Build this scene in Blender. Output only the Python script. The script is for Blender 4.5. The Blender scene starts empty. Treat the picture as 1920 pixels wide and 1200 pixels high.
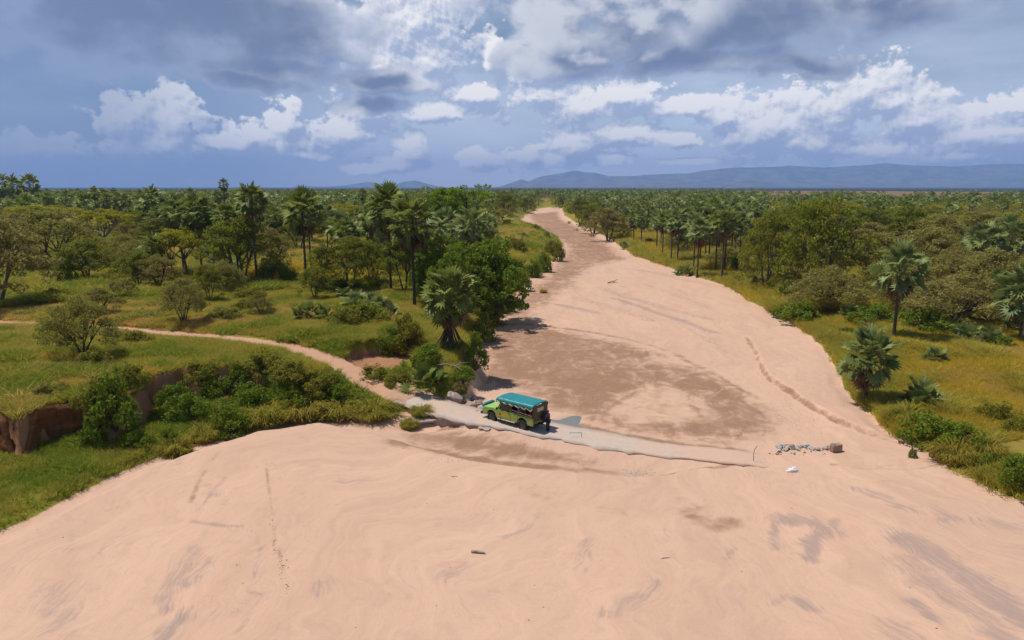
import bpy, math, random
import numpy as np
from mathutils import Vector, Matrix, Quaternion
R = math.radians
random.seed(11)
S = bpy.context.scene
C = S.collection

# ------------------------------------------------------------------ camera
FPX, PITCH, CAMZ = 1297.0, 10.9, 18.5          # focal length in photo pixels (1920 wide), tilt down, flying height
cam = bpy.data.cameras.new('camera')
cam.sensor_fit = 'HORIZONTAL'
cam.sensor_width = 36.0
cam.lens = 36.0 * FPX / 1920.0
cam.clip_start, cam.clip_end = 0.5, 60000.0
camo = bpy.data.objects.new('camera', cam)
C.objects.link(camo)
camo.location = (0, 0, CAMZ)
camo.rotation_euler = (R(90 - PITCH), 0, 0)
S.camera = camo

# ------------------------------------------------------------------ sun
SUN = Vector((-0.42, 0.17, 1.0)).normalized()    # towards the sun
SUN_EL = math.asin(SUN.z)
SUN_AZ = math.atan2(SUN.x, SUN.y)
sun = bpy.data.lights.new('sun', 'SUN')
sun.energy = 4.5
sun.angle = R(0.53)
sun.color = (1.0, 0.955, 0.89)
suno = bpy.data.objects.new('sun', sun)
C.objects.link(suno)
suno.rotation_euler = SUN.to_track_quat('Z', 'Y').to_euler()

# ------------------------------------------------------------------ view
S.view_settings.view_transform = 'Standard'
S.view_settings.look = 'None'
S.view_settings.gamma = 1.0
S.view_settings.use_curve_mapping = False
S.view_settings.exposure = -0.06
S.render.engine = 'CYCLES'
cy = S.cycles
cy.use_denoising = True
cy.max_bounces = 6
cy.diffuse_bounces = 3
cy.glossy_bounces = 2
cy.transmission_bounces = 4
cy.volume_bounces = 1
cy.transparent_max_bounces = 6
cy.sample_clamp_indirect = 4.0


# ------------------------------------------------------------------ node helper: write formulas, get nodes
class E:
    """A socket that can be used in arithmetic."""
    def __init__(self, nt, s):
        self.nt, self.s = nt, s
    def _op(self, op, *a):
        n = self.nt.nodes.new('ShaderNodeMath')
        n.operation = op
        for i, v in enumerate((self,) + a):
            if isinstance(v, E):
                self.nt.links.new(v.s, n.inputs[i])
            else:
                n.inputs[i].default_value = v
        return E(self.nt, n.outputs[0])
    def __add__(self, o): return self._op('ADD', o)
    __radd__ = __add__
    def __sub__(self, o): return self._op('SUBTRACT', o)
    def __rsub__(self, o): return (self * -1.0) + o
    def __mul__(self, o): return self._op('MULTIPLY', o)
    __rmul__ = __mul__
    def __truediv__(self, o): return self._op('DIVIDE', o)
    def max(self, o): return self._op('MAXIMUM', o)
    def min(self, o): return self._op('MINIMUM', o)
    def pow(self, o): return self._op('POWER', o)
    def sqrt(self): return self._op('SQRT')
    def gt(self, o): return self._op('GREATER_THAN', o)
    def clamp(self): return self.max(0.0).min(1.0)
    def ss(self, a, b):
        n = self.nt.nodes.new('ShaderNodeMapRange')
        n.interpolation_type = 'SMOOTHSTEP'
        self.nt.links.new(self.s, n.inputs['Value'])
        n.inputs['From Min'].default_value = min(a, b)
        n.inputs['From Max'].default_value = max(a, b)
        n.inputs['To Min'].default_value = 0.0 if a < b else 1.0
        n.inputs['To Max'].default_value = 1.0 if a < b else 0.0
        return E(self.nt, n.outputs[0])


def lk(nt, v, inp):
    if isinstance(v, E):
        nt.links.new(v.s, inp)
    elif hasattr(v, 'is_output'):
        nt.links.new(v, inp)
    else:
        inp.default_value = v


def comb(nt, x, y, z=0.0):
    n = nt.nodes.new('ShaderNodeCombineXYZ')
    for i, v in enumerate((x, y, z)):
        lk(nt, v, n.inputs[i])
    return n.outputs[0]


def noise(nt, vec, scale, detail=4.0, rough=0.55, dist=0.0, lac=2.0, dim='3D'):
    n = nt.nodes.new('ShaderNodeTexNoise')
    n.noise_dimensions = dim
    n.inputs['Scale'].default_value = scale
    n.inputs['Detail'].default_value = detail
    n.inputs['Roughness'].default_value = rough
    n.inputs['Distortion'].default_value = dist
    n.inputs['Lacunarity'].default_value = lac
    if vec is not None:
        nt.links.new(vec, n.inputs['Vector'])
    return E(nt, n.outputs['Fac'])


def mixc(nt, f, a, b):
    n = nt.nodes.new('ShaderNodeMix')
    n.data_type = 'RGBA'
    lk(nt, f, n.inputs['Factor'])
    for v, i in ((a, 'A'), (b, 'B')):
        inp = [s for s in n.inputs if s.name == i and s.type == 'RGBA'][0]
        if isinstance(v, tuple):
            inp.default_value = (v[0], v[1], v[2], 1.0)
        else:
            nt.links.new(v, inp)
    return [s for s in n.outputs if s.type == 'RGBA'][0]


def attr(nt, name):
    n = nt.nodes.new('ShaderNodeAttribute')
    n.attribute_name = name
    return E(nt, n.outputs['Fac'])


# ------------------------------------------------------------------ world: clear sky + procedural clouds by direction
def build_world():
    w = bpy.data.worlds.new('World')
    S.world = w
    w.use_nodes = True
    nt = w.node_tree
    nt.nodes.clear()
    out = nt.nodes.new('ShaderNodeOutputWorld')
    sky = nt.nodes.new('ShaderNodeTexSky')
    sky.sky_type = 'NISHITA'
    sky.sun_disc = False
    sky.sun_elevation = SUN_EL
    sky.sun_rotation = SUN_AZ
    sky.altitude = 600.0
    sky.air_density = 1.0
    sky.dust_density = 0.0
    sky.ozone_density = 2.2
    bg = nt.nodes.new('ShaderNodeBackground')
    nt.links.new(sky.outputs[0], bg.inputs['Color'])
    bg.inputs['Strength'].default_value = SKY_STRENGTH

    tc = nt.nodes.new('ShaderNodeTexCoord')
    sep = nt.nodes.new('ShaderNodeSeparateXYZ')
    nt.links.new(tc.outputs['Generated'], sep.inputs[0])
    dx, dy, dz = (E(nt, s) for s in sep.outputs)
    az = dx._op('ARCTAN2', dy) * (180 / math.pi)
    el = dz._op('ARCSINE') * (180 / math.pi)

    def deg(px, py):                           # compass direction of a place in the sky, degrees
        u, v = (px - 960) / FPX, (py - 600) / FPX
        p = R(PITCH)
        d = Vector((u, math.cos(p) - v * math.sin(p), -math.sin(p) - v * math.cos(p))).normalized()
        return math.degrees(math.atan2(d.x, d.y)), math.degrees(math.asin(d.z))

    k = 44.0 / 1000.0                          # degrees per photo pixel, about

    # billowing detail; stretched sideways for layers
    v3 = comb(nt, az * 0.1, el * 0.16, 0.0)
    big = noise(nt, v3, 1.1, 2.0, 0.5, dim='2D')
    warp_a = noise(nt, comb(nt, az * 0.1 + 3.7, el * 0.1), 1.6, 4.0, 0.55, dim='2D')
    warp_b = noise(nt, comb(nt, az * 0.1 + 19.1, el * 0.1), 1.6, 4.0, 0.55, dim='2D')
    azw = az + (warp_a - 0.5) * 5.0
    elw = el + (warp_b - 0.5) * 2.6

    def spot(vec, a, e, rx, ry):
        """a soft round patch: 1 at compass direction a and height e (degrees), 0 at its rim"""
        n = nt.nodes.new('ShaderNodeTexGradient')
        n.gradient_type = 'SPHERICAL'
        n.texture_mapping.vector_type = 'POINT'
        n.texture_mapping.scale = (1 / rx, 1 / ry, 1.0)
        n.texture_mapping.translation = (-a / rx, -e / ry, 0.0)
        nt.links.new(vec, n.inputs[0])
        return E(nt, n.outputs['Fac'])

    def union(vec, blobs, extra=(), grow=1.0):
        r = None
        for px, py, rx, ry in blobs:
            q = spot(vec, *deg(px, py), rx * k * grow, ry * k * grow)
            r = q if r is None else r.max(q)
        for a, e, rx, ry in extra:
            r = r.max(spot(vec, a, e, rx, ry))
        return r

    def lay(base, col_node, strength, fac):
        b = nt.nodes.new('ShaderNodeBackground')
        lk(nt, col_node, b.inputs['Color'])
        b.inputs['Strength'].default_value = strength
        m = nt.nodes.new('ShaderNodeMixShader')
        lk(nt, fac, m.inputs[0])
        nt.links.new(base, m.inputs[1])
        nt.links.new(b.outputs[0], m.inputs[2])
        return m.outputs[0]

    cur = bg.outputs[0]
    # --- 1 thin veil that whitens the lower sky, as everywhere round the horizon
    veil_n = noise(nt, comb(nt, az * 0.05, el * 0.22, 1.0), 1.5, 5.0, 0.62, dim='2D')
    veil = (el.ss(16.0, 1.0) * 0.92 + (veil_n - 0.5) * 0.9).clamp()
    vw = comb(nt, azw, elw)
    veil = veil.max(union(vw, [(200, 150, 620, 330), (1250, 235, 420, 170), (820, 250, 260, 110)]).ss(0.0, 0.55) * ((veil_n - 0.5) * 1.3 + 0.72).clamp())
    cur = lay(cur, mixc(nt, az.ss(-27, -5), (0.23, 0.315, 0.54), (0.76, 0.85, 1.04)), 1.0, veil * 0.92)

    # --- 2 far cumulus: bright heads, bluish flanks
    heads = [(1600, 168, 110, 62), (1560, 195, 150, 52), (1670, 188, 100, 32), (1440, 240, 135, 66), (1500, 262, 150, 46), (1555, 225, 90, 44), (1725, 220, 80, 36),
             (1850, 252, 180, 52), (1640, 282, 150, 18), (1800, 290, 120, 14), (1900, 200, 110, 26),
             (526, 236, 44, 48), (485, 248, 60, 34), (520, 268, 80, 26), (640, 246, 96, 42), (690, 205, 80, 40), (570, 290, 80, 12),
             (770, 285, 54, 42), (740, 306, 80, 22), (680, 312, 50, 14), (985, 290, 44, 36), (1075, 272, 60, 52), (1040, 298, 60, 18), (905, 300, 44, 24), (1150, 298, 44, 18),
             (1090, 205, 110, 44), (1010, 175, 90, 34), (880, 176, 70, 28), (1180, 180, 90, 30), (1290, 200, 120, 26), (1350, 215, 70, 30), (1160, 250, 90, 24), (1260, 262, 80, 20),
             (1005, 126, 84, 48), (925, 105, 30, 46), (775, 40, 140, 150), (720, 120, 110, 76), (800, 110, 80, 80), (1290, 304, 70, 8), (830, 210, 120, 26),
             (235, 228, 60, 66), (330, 228, 60, 60), (285, 268, 130, 38), (20, 275, 120, 34), (420, 262, 90, 20)]
    rg = random.Random(5)
    more = [(rg.choice((-1, 1)) * rg.uniform(46, 175), rg.uniform(2.0, 9.0), rg.uniform(4, 8), rg.uniform(1.8, 3.8)) for i in range(10)]

    def puffs(x, y):
        p = comb(nt, x * 0.1, y * 0.115, 0.0)
        vo = nt.nodes.new('ShaderNodeTexVoronoi')
        vo.voronoi_dimensions = '2D'
        vo.feature = 'F1'
        vo.inputs['Scale'].default_value = 9.0
        vo.inputs['Detail'].default_value = 2.0
        vo.inputs['Roughness'].default_value = 0.7
        vo.normalize = True
        nt.links.new(p, vo.inputs['Vector'])
        return (noise(nt, p, 4.4, 6.0, 0.60, dim='2D') - 0.5) * 3.4 + (0.40 - E(nt, vo.outputs['Distance'])) * 1.7

    va = comb(nt, azw * 0.35 + az * 0.65, elw * 0.35 + el * 0.65)
    vb = comb(nt, azw * 0.35 + az * 0.65 - 0.5, elw * 0.35 + el * 0.65 + 1.05)
    base_c = union(va, heads, more, 1.35)
    off_c = union(vb, heads, more, 1.35)
    d0 = base_c * 2.3 - 0.92 + puffs(az, el)
    d1 = off_c * 2.3 - 0.92 + puffs(az - 0.22, el + 0.34)
    mask = d0.ss(-0.10, 0.42) * base_c.ss(0.0, 0.12)
    lit = (base_c - off_c).ss(-0.55, 0.75) * 0.85 + (d0 - d1).ss(-1.5, 1.5) * 1.3 - 0.62
    faint = az.ss(-34, -17) * 0.72 + 0.22                  # the ones far out to the west stand behind rain haze
    low = el.ss(-0.5, 3.5) * 0.2 + 0.8
    ccol = mixc(nt, lit.clamp(), (0.44, 0.52, 0.72), (1.15, 1.12, 1.10))
    cur = lay(cur, ccol, 1.0, mask * faint * low)

    # --- 3 big dark-based clouds overhead
    dark = [(400, 20, 360, 120), (560, 70, 190, 78), (240, 10, 320, 130), (520, 130, 160, 40), (490, 152, 110, 22), (720, 150, 120, 34), (690, 196, 100, 22),
            (1180, 70, 240, 90), (1420, 40, 290, 90), (1640, 5, 190, 66), (1080, 112, 160, 52), (1300, 108, 280, 46), (1490, 126, 110, 28), (1050, 55, 76, 62), (1250, -60, 460, 140)]
    cover = [(rg.uniform(-180, 180), rg.uniform(26, 60), rg.uniform(14, 30), rg.uniform(6, 11)) for i in range(9)]   # overhead and behind: more broken cloud
    b0 = union(vw, dark, cover)
    b1 = union(comb(nt, azw - 0.8, elw + 1.6), dark, cover)
    n_a = noise(nt, comb(nt, az * 0.1, el * 0.15 + 5.0), 2.2, 6.0, 0.53, dim='2D')
    n_b = noise(nt, comb(nt, (az - 0.4) * 0.1, (el + 0.6) * 0.15 + 5.0), 2.2, 6.0, 0.53, dim='2D')
    e0 = b0 * 1.2 - 0.12 + (n_a - 0.5) * 1.35
    e1 = b1 * 1.2 - 0.12 + (n_b - 0.5) * 1.35
    m3 = e0.ss(-0.08, 0.36) * b0.ss(0.0, 0.12)
    rim = (e0 - e1).ss(-0.30, 0.55) * e0.ss(1.05, 0.10)
    thick = e0.ss(0.05, 0.85)
    body = mixc(nt, thick, (0.40, 0.475, 0.66), (0.165, 0.220, 0.365))
    body = mixc(nt, rim * az.ss(-30, -9), body, (0.98, 0.98, 1.0))
    sunny = union(vw, [(1080, 15, 210, 90), (1240, 25, 170, 60), (1000, 40, 90, 80), (1150, 100, 120, 24)]).ss(0.0, 0.55) * n_a.ss(0.40, 0.60)    # where the sun gets through the thick cloud
    body = mixc(nt, sunny * 0.85, body, (0.80, 0.82, 0.88))
    cur = lay(cur, body, 1.0, m3 * (az.ss(-38, -14) * 0.40 + 0.57))
    nt.links.new(cur, out.inputs['Surface'])
    w.cycles.sampling_method = 'MANUAL'
    w.cycles.sample_map_resolution = 256


SKY_STRENGTH = 0.075
build_world()
# ------------------------------------------------------------------ small helpers
def at(px, py, z=0.0):
    """the point at height z that the photograph shows at pixel (px, py)"""
    u, v = (px - 960) / FPX, (py - 600) / FPX
    p = R(PITCH)
    dz = -math.sin(p) - v * math.cos(p)
    t = (z - CAMZ) / dz
    return (u * t, (math.cos(p) - v * math.sin(p)) * t, z)


def tag(o, label=None, cat=None, group=None, kind=None):
    for k_, v_ in (('label', label), ('category', cat), ('group', group), ('kind', kind)):
        if v_:
            o[k_] = v_
    return o


def link(o, parent=None):
    C.objects.link(o)
    if parent is not None:
        o.parent = parent
    return o


def mesh_np(name, V, polys, mat, attrs=None, smooth=False):
    """V (n,3); polys: list of (m,k) index arrays -> mesh datablock"""
    me = bpy.data.meshes.new(name)
    V = np.asarray(V, dtype=np.float32)
    polys = [np.asarray(p, dtype=np.int32) for p in polys if len(p)]
    idx = np.concatenate([p.ravel() for p in polys])
    sizes = np.concatenate([np.full(len(p), p.shape[1], np.int32) for p in polys])
    starts = np.concatenate([[0], np.cumsum(sizes)[:-1]]).astype(np.int32)
    me.vertices.add(len(V))
    me.vertices.foreach_set('co', V.ravel())
    me.loops.add(len(idx))
    me.loops.foreach_set('vertex_index', idx)
    me.polygons.add(len(sizes))
    me.polygons.foreach_set('loop_start', starts)
    if smooth:
        me.polygons.foreach_set('use_smooth', np.ones(len(sizes), bool))
    for k_, a in (attrs or {}).items():
        at_ = me.attributes.new(k_, 'FLOAT', 'POINT')
        at_.data.foreach_set('value', np.asarray(a, np.float32))
    for m in (mat if isinstance(mat, (list, tuple)) else [mat]):
        if m is not None:
            me.materials.append(m)
    me.update(calc_edges=True)
    return me


def obj(name, me, parent=None):
    return link(bpy.data.objects.new(name, me), parent)


def empty(name, loc, rz=0.0):
    o = bpy.data.objects.new(name, None)
    o.empty_display_size = 0.3
    o.location = loc
    o.rotation_euler = (0, 0, rz)
    return link(o)


# value noise on arrays
_prm = np.random.default_rng(3).random((256, 256)).astype(np.float32)


def vnoise(x, y):
    xi, yi = np.floor(x).astype(int), np.floor(y).astype(int)
    fx, fy = x - xi, y - yi
    fx = fx * fx * (3 - 2 * fx)
    fy = fy * fy * (3 - 2 * fy)
    a = _prm[xi & 255, yi & 255]
    b = _prm[(xi + 1) & 255, yi & 255]
    c = _prm[xi & 255, (yi + 1) & 255]
    d = _prm[(xi + 1) & 255, (yi + 1) & 255]
    return (a + (b - a) * fx) * (1 - fy) + (c + (d - c) * fx) * fy


def fbm(x, y, s, octv=4, rough=0.5):
    """about -1..1"""
    r, amp, tot = 0, 1.0, 0.0
    for i in range(octv):
        r = r + amp * (vnoise(x / s + 17.3 * i, y / s + 9.1 * i) * 2 - 1)
        tot += amp
        amp *= rough
        s *= 0.5
    return r / tot


def sstep(x, a, b):
    t = np.clip((x - a) / (b - a), 0, 1)
    return t * t * (3 - 2 * t)


def seg_dist(x, y, pts, closed=False, want='d'):
    """distance to a polyline; also the arc length and side (+ = left of the direction) at the nearest point"""
    pts = np.asarray(pts, float)[:, :2]
    if closed:
        pts = np.vstack([pts, pts[:1]])
    best = np.full(np.shape(x), 1e18)
    arc = np.zeros(np.shape(x))
    side = np.ones(np.shape(x))
    run = 0.0
    for (ax, ay), (bx, by) in zip(pts[:-1], pts[1:]):
        ex, ey = bx - ax, by - ay
        L2 = ex * ex + ey * ey + 1e-9
        t = np.clip(((x - ax) * ex + (y - ay) * ey) / L2, 0, 1)
        qx, qy = x - ax - t * ex, y - ay - t * ey
        d = qx * qx + qy * qy
        m = d < best
        best = np.where(m, d, best)
        if want != 'd':
            arc = np.where(m, run + t * math.sqrt(L2), arc)
            side = np.where(m, np.sign(ex * qy - ey * qx), side)
        run += math.sqrt(L2)
    d = np.sqrt(best)
    return d if want == 'd' else (d, arc, side)


def inside(x, y, pts):
    pts = np.asarray(pts, float)[:, :2]
    r = np.zeros(np.shape(x), bool)
    n = len(pts)
    j = n - 1
    for i in range(n):
        xi, yi = pts[i]
        xj, yj = pts[j]
        if yi != yj:
            r ^= ((yi > y) != (yj > y)) & (x < (xj - xi) * (y - yi) / (yj - yi) + xi)
        j = i
    return r


def sdist(x, y, pts):
    """signed distance to a closed outline, + inside"""
    d = seg_dist(x, y, pts, closed=True)
    return np.where(inside(x, y, pts), d, -d)


def P(l, z=0.0):
    return [at(a, b, z)[:2] for a, b in l]


# ------------------------------------------------------------------ plan of the place (world metres; read off the photograph)
LEFT = P([(1010, 392), (985, 405), (976, 414), (1000, 425), (1022, 435), (1046, 445), (1057, 460), (1050, 478), (1025, 500), (1005, 512), (985, 530), (955, 560), (928, 580), (912, 600),
          (903, 640), (893, 680), (884, 720), (862, 748), (830, 772), (805, 782), (770, 782), (735, 786), (690, 778), (620, 775), (580, 776), (540, 786), (480, 803), (440, 811), (385, 822), (365, 834),
          (300, 861), (220, 896), (140, 937), (60, 978), (0, 1006)]) + [(-28, 20), (-36, 5), (-45, -30), (-60, -80)]
RIGHT = P([(1055, 393), (1058, 408), (1085, 423), (1120, 437), (1150, 455), (1190, 482), (1235, 496), (1280, 513), (1300, 521), (1352, 536), (1372, 547), (1430, 580), (1480, 606), (1500, 622),
           (1530, 645), (1550, 670), (1572, 705), (1590, 742), (1632, 788), (1680, 828), (1740, 850), (1800, 862), (1765, 888), (1830, 912), (1920, 945)]) + [(40, 28), (52, 10), (60, -30), (70, -80)]
RIVER = LEFT + RIGHT[::-1]
CENTER = P([(1035, 393), (1035, 415), (1070, 450), (1110, 490), (1150, 540), (1200, 600), (1230, 660), (1250, 740), (1230, 850)]) + [(6, 30), (4, 15), (2, -80)]

ROAD = [at(-260, 596, 3.3), at(0, 606, 3.3), at(215, 617, 3.3), at(330, 627, 3.3), at(470, 639, 3.2), at(560, 655, 3.0), at(640, 686, 2.3), at(720, 722, 1.5), at(800, 753, 0.9), at(880, 778, 0.52),
        at(960, 792, 0.42), at(1020, 802, 0.38), at(1100, 818, 0.32), at(1250, 843, 0.24), at(1400, 857, 0.16), at(1550, 864, 0.14), at(1700, 868, 0.16), at(1800, 866, 0.5), at(1900, 850, 1.2), at(2100, 820, 1.7)]
ROAD_ARC = [0.0]
for a_, b_ in zip(ROAD[:-1], ROAD[1:]):
    ROAD_ARC.append(ROAD_ARC[-1] + math.hypot(b_[0] - a_[0], b_[1] - a_[1]))
ROAD_Z = [p_[2] for p_ in ROAD]

ZL = 3.4                                         # height of the plain on the near left
SCARP = P([(-500, 900), (-120, 800), (0, 776), (30, 790), (60, 772), (100, 760), (165, 752), (200, 762), (255, 735), (275, 702), (300, 702), (340, 688), (420, 686), (470, 684), (520, 690), (560, 694), (600, 690)], ZL)
UPPER = SCARP + P([(640, 668), (665, 648)], 3.2) + P([(700, 655), (735, 662), (770, 678), (800, 690), (838, 690), (868, 668), (880, 640), (890, 610), (905, 585), (930, 565), (985, 525), (1010, 500), (1040, 470), (1038, 450), (960, 415), (950, 405), (1000, 392)], 2.8) \
    + [(at(1000, 392)[0], 900), (-900, 900), (-900, 30)]

WET_A = P([(690, 812), (760, 798), (850, 803), (930, 812), (1010, 828), (1100, 850), (1180, 878), (1215, 898), (1110, 892), (1000, 882), (900, 872), (830, 855), (760, 832)])
WET_B = P([(985, 403), (1050, 395), (1060, 412), (1120, 440), (1190, 486), (1130, 500), (1090, 530), (1065, 555), (1030, 578), (1010, 608), (905, 612), (915, 580), (1000, 525), (1055, 462), (1000, 428)])
WET_C = P([(895, 618), (1000, 612), (1100, 622), (1190, 642), (1260, 668), (1330, 704), (1410, 748), (1480, 790), (1472, 826), (1390, 846), (1250, 838), (1160, 820), (1095, 800), (1030, 780), (930, 735), (880, 720)])
DRY_C = P([(1120, 770), (1150, 740), (1210, 722), (1270, 730), (1330, 752), (1335, 790), (1270, 800), (1180, 800)])
WET_D = P([(1330, 690), (1400, 735), (1470, 778), (1480, 812), (1420, 826), (1370, 800), (1330, 770), (1250, 730), (1200, 690), (1250, 672)])
FGBAR = P([(600, 800), (690, 815), (760, 836), (830, 858), (900, 874), (1000, 886), (1110, 897), (1215, 902), (1330, 884), (1450, 890), (1600, 905), (1770, 940), (1930, 962)]) + [(70, 40), (70, -80), (-70, -80), (-40, 20)] + P([(0, 1030), (300, 880), (480, 815)])
LEDGE = P([(1385, 618), (1402, 640), (1420, 668), (1432, 700), (1450, 722), (1490, 748), (1530, 772), (1580, 800), (1630, 822), (1690, 838)])
LEDGE2 = P([(1520, 800), (1545, 806), (1580, 822), (1610, 842), (1660, 852)])
LEDGE3 = P([(1590, 902), (1640, 905), (1700, 918), (1760, 940), (1850, 947)])

# grey mineral streaks and damp lines on the sand: points, width in metres, strength
GREY = [([(1690, 1020), (1740, 1045), (1800, 1080), (1860, 1120), (1930, 1175)], 0.9, 1.0), ([(1700, 1060), (1760, 1110), (1840, 1170), (1900, 1230)], 1.0, .7), ([(1470, 985), (1520, 990), (1560, 1010)], .8, .9),
        ([(1530, 1010), (1525, 1060)], .5, .9), ([(1445, 985), (1460, 1040)], .35, .8), ([(1565, 985), (1568, 1010)], .3, .8), ([(1380, 1030), (1360, 1055)], .3, .6), ([(1100, 1030), (1095, 1070)], .5, .6),
        ([(1015, 970), (985, 1000), (950, 1020)], .25, .6), ([(1230, 1100), (1200, 1130), (1140, 1155)], .5, .6), ([(1500, 1130), (1530, 1150)], .4, .9), ([(1720, 1140), (1740, 1165)], .4, .9), ([(1600, 930), (1660, 945), (1690, 965)], .5, .7),
        ([(1540, 895), (1600, 910), (1660, 905)], .25, .6), ([(1700, 960), (1760, 980), (1900, 1000)], .8, .5), ([(1660, 1180), (1700, 1200)], .8, .6), ([(1480, 1120), (1440, 1140)], .3, .5),
        ([(380, 915), (420, 950)], .4, .5), ([(360, 985), (400, 990), (445, 993)], .22, .8), ([(445, 993), (480, 1010), (490, 1050), (480, 1090)], .18, .5), ([(430, 900), (395, 930), (370, 965)], .25, .6), ([(370, 1040), (330, 1090), (310, 1150)], .6, .7),
        ([(380, 1060), (350, 1110)], .4, .6), ([(130, 1100), (115, 1150), (105, 1200)], .9, .6), ([(140, 1010), (135, 1060)], .3, .4), ([(470, 1120), (440, 1190)], .45, .5), ([(345, 1160), (310, 1200)], .6, .8), ([(640, 910), (700, 905)], .6, .5), ([(560, 870), (640, 900), (680, 870)], .5, .4),
        ([(600, 1105), (595, 1110)], .8, .6), ([(855, 1075), (850, 1085)], .8, .6), ([(590, 1010), (640, 990)], .3, .3), ([(200, 970), (260, 945)], .3, .4), ([(330, 870), (340, 885)], .35, .5), ([(240, 1000), (200, 1040), (150, 1085)], .25, .4),
        ([(1080, 560), (1140, 575), (1220, 600)], 1.6, .55), ([(1150, 560), (1240, 590), (1340, 625)], .9, .8), ([(1045, 572), (1120, 588)], .9, .8), ([(1130, 545), (1250, 580), (1330, 600)], 1.2, .6), ([(1210, 535), (1270, 555), (1330, 580)], 1.0, .5), ([(1180, 505), (1230, 512), (1290, 530)], 1.3, .6),
        ([(1120, 540), (1180, 555)], 1.2, .5), ([(1040, 595), (1100, 605), (1160, 620)], .6, .4), ([(1260, 600), (1330, 640), (1380, 670)], .5, .5), ([(1400, 610), (1380, 640)], .5, .4), ([(1250, 545), (1320, 560)], .6, .4),
        ([(930, 545), (960, 560), (990, 560)], 1.0, .5), ([(1060, 520), (1080, 545)], 1.2, .6)]
DAMP = [([(915, 612), (980, 608), (1060, 618), (1130, 628), (1200, 643)], .6, .6), ([(1200, 643), (1260, 662), (1330, 700), (1420, 752)], .5, .5), ([(1110, 790), (1150, 760), (1200, 735)], .5, .6), ([(1290, 745), (1320, 790), (1290, 810)], .7, .5), ([(1380, 825), (1400, 800), (1405, 792)], .15, .8),
        ([(1090, 800), (1150, 818), (1250, 836), (1390, 848)], .6, .9), ([(740, 836), (830, 852), (930, 868), (1040, 879), (1150, 888)], .9, .75), ([(1230, 895), (1330, 880), (1380, 868)], .3, .5), ([(1300, 975), (1335, 994), (1370, 986)], .7, .42), ([(1000, 930), (1060, 960), (1150, 975)], 1.2, .22), ([(1230, 930), (1290, 965)], 1.5, .25),
        ([(500, 880), (505, 960), (515, 1020), (535, 1090)], .1, .35), ([(410, 860), (380, 900), (360, 950)], .2, .3), ([(1600, 880), (1700, 885), (1780, 880)], .2, .5), ([(1560, 872), (1650, 878), (1740, 872)], .15, .5), ([(740, 820), (830, 800), (900, 800)], .5, .6)]


POOLS = [[(1012, 797), (1030, 790), (1052, 791), (1066, 786), (1082, 785), (1080, 797), (1092, 807), (1060, 806), (1030, 803)], [(1152, 826), (1160, 822), (1175, 823), (1185, 826), (1175, 830), (1158, 830)]]
POOL_Z = 0.10


def road_at(x, y):
    d, arc, side = seg_dist(x, y, ROAD, want='all')
    return d, arc, side, np.interp(arc, ROAD_ARC, ROAD_Z)


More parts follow.
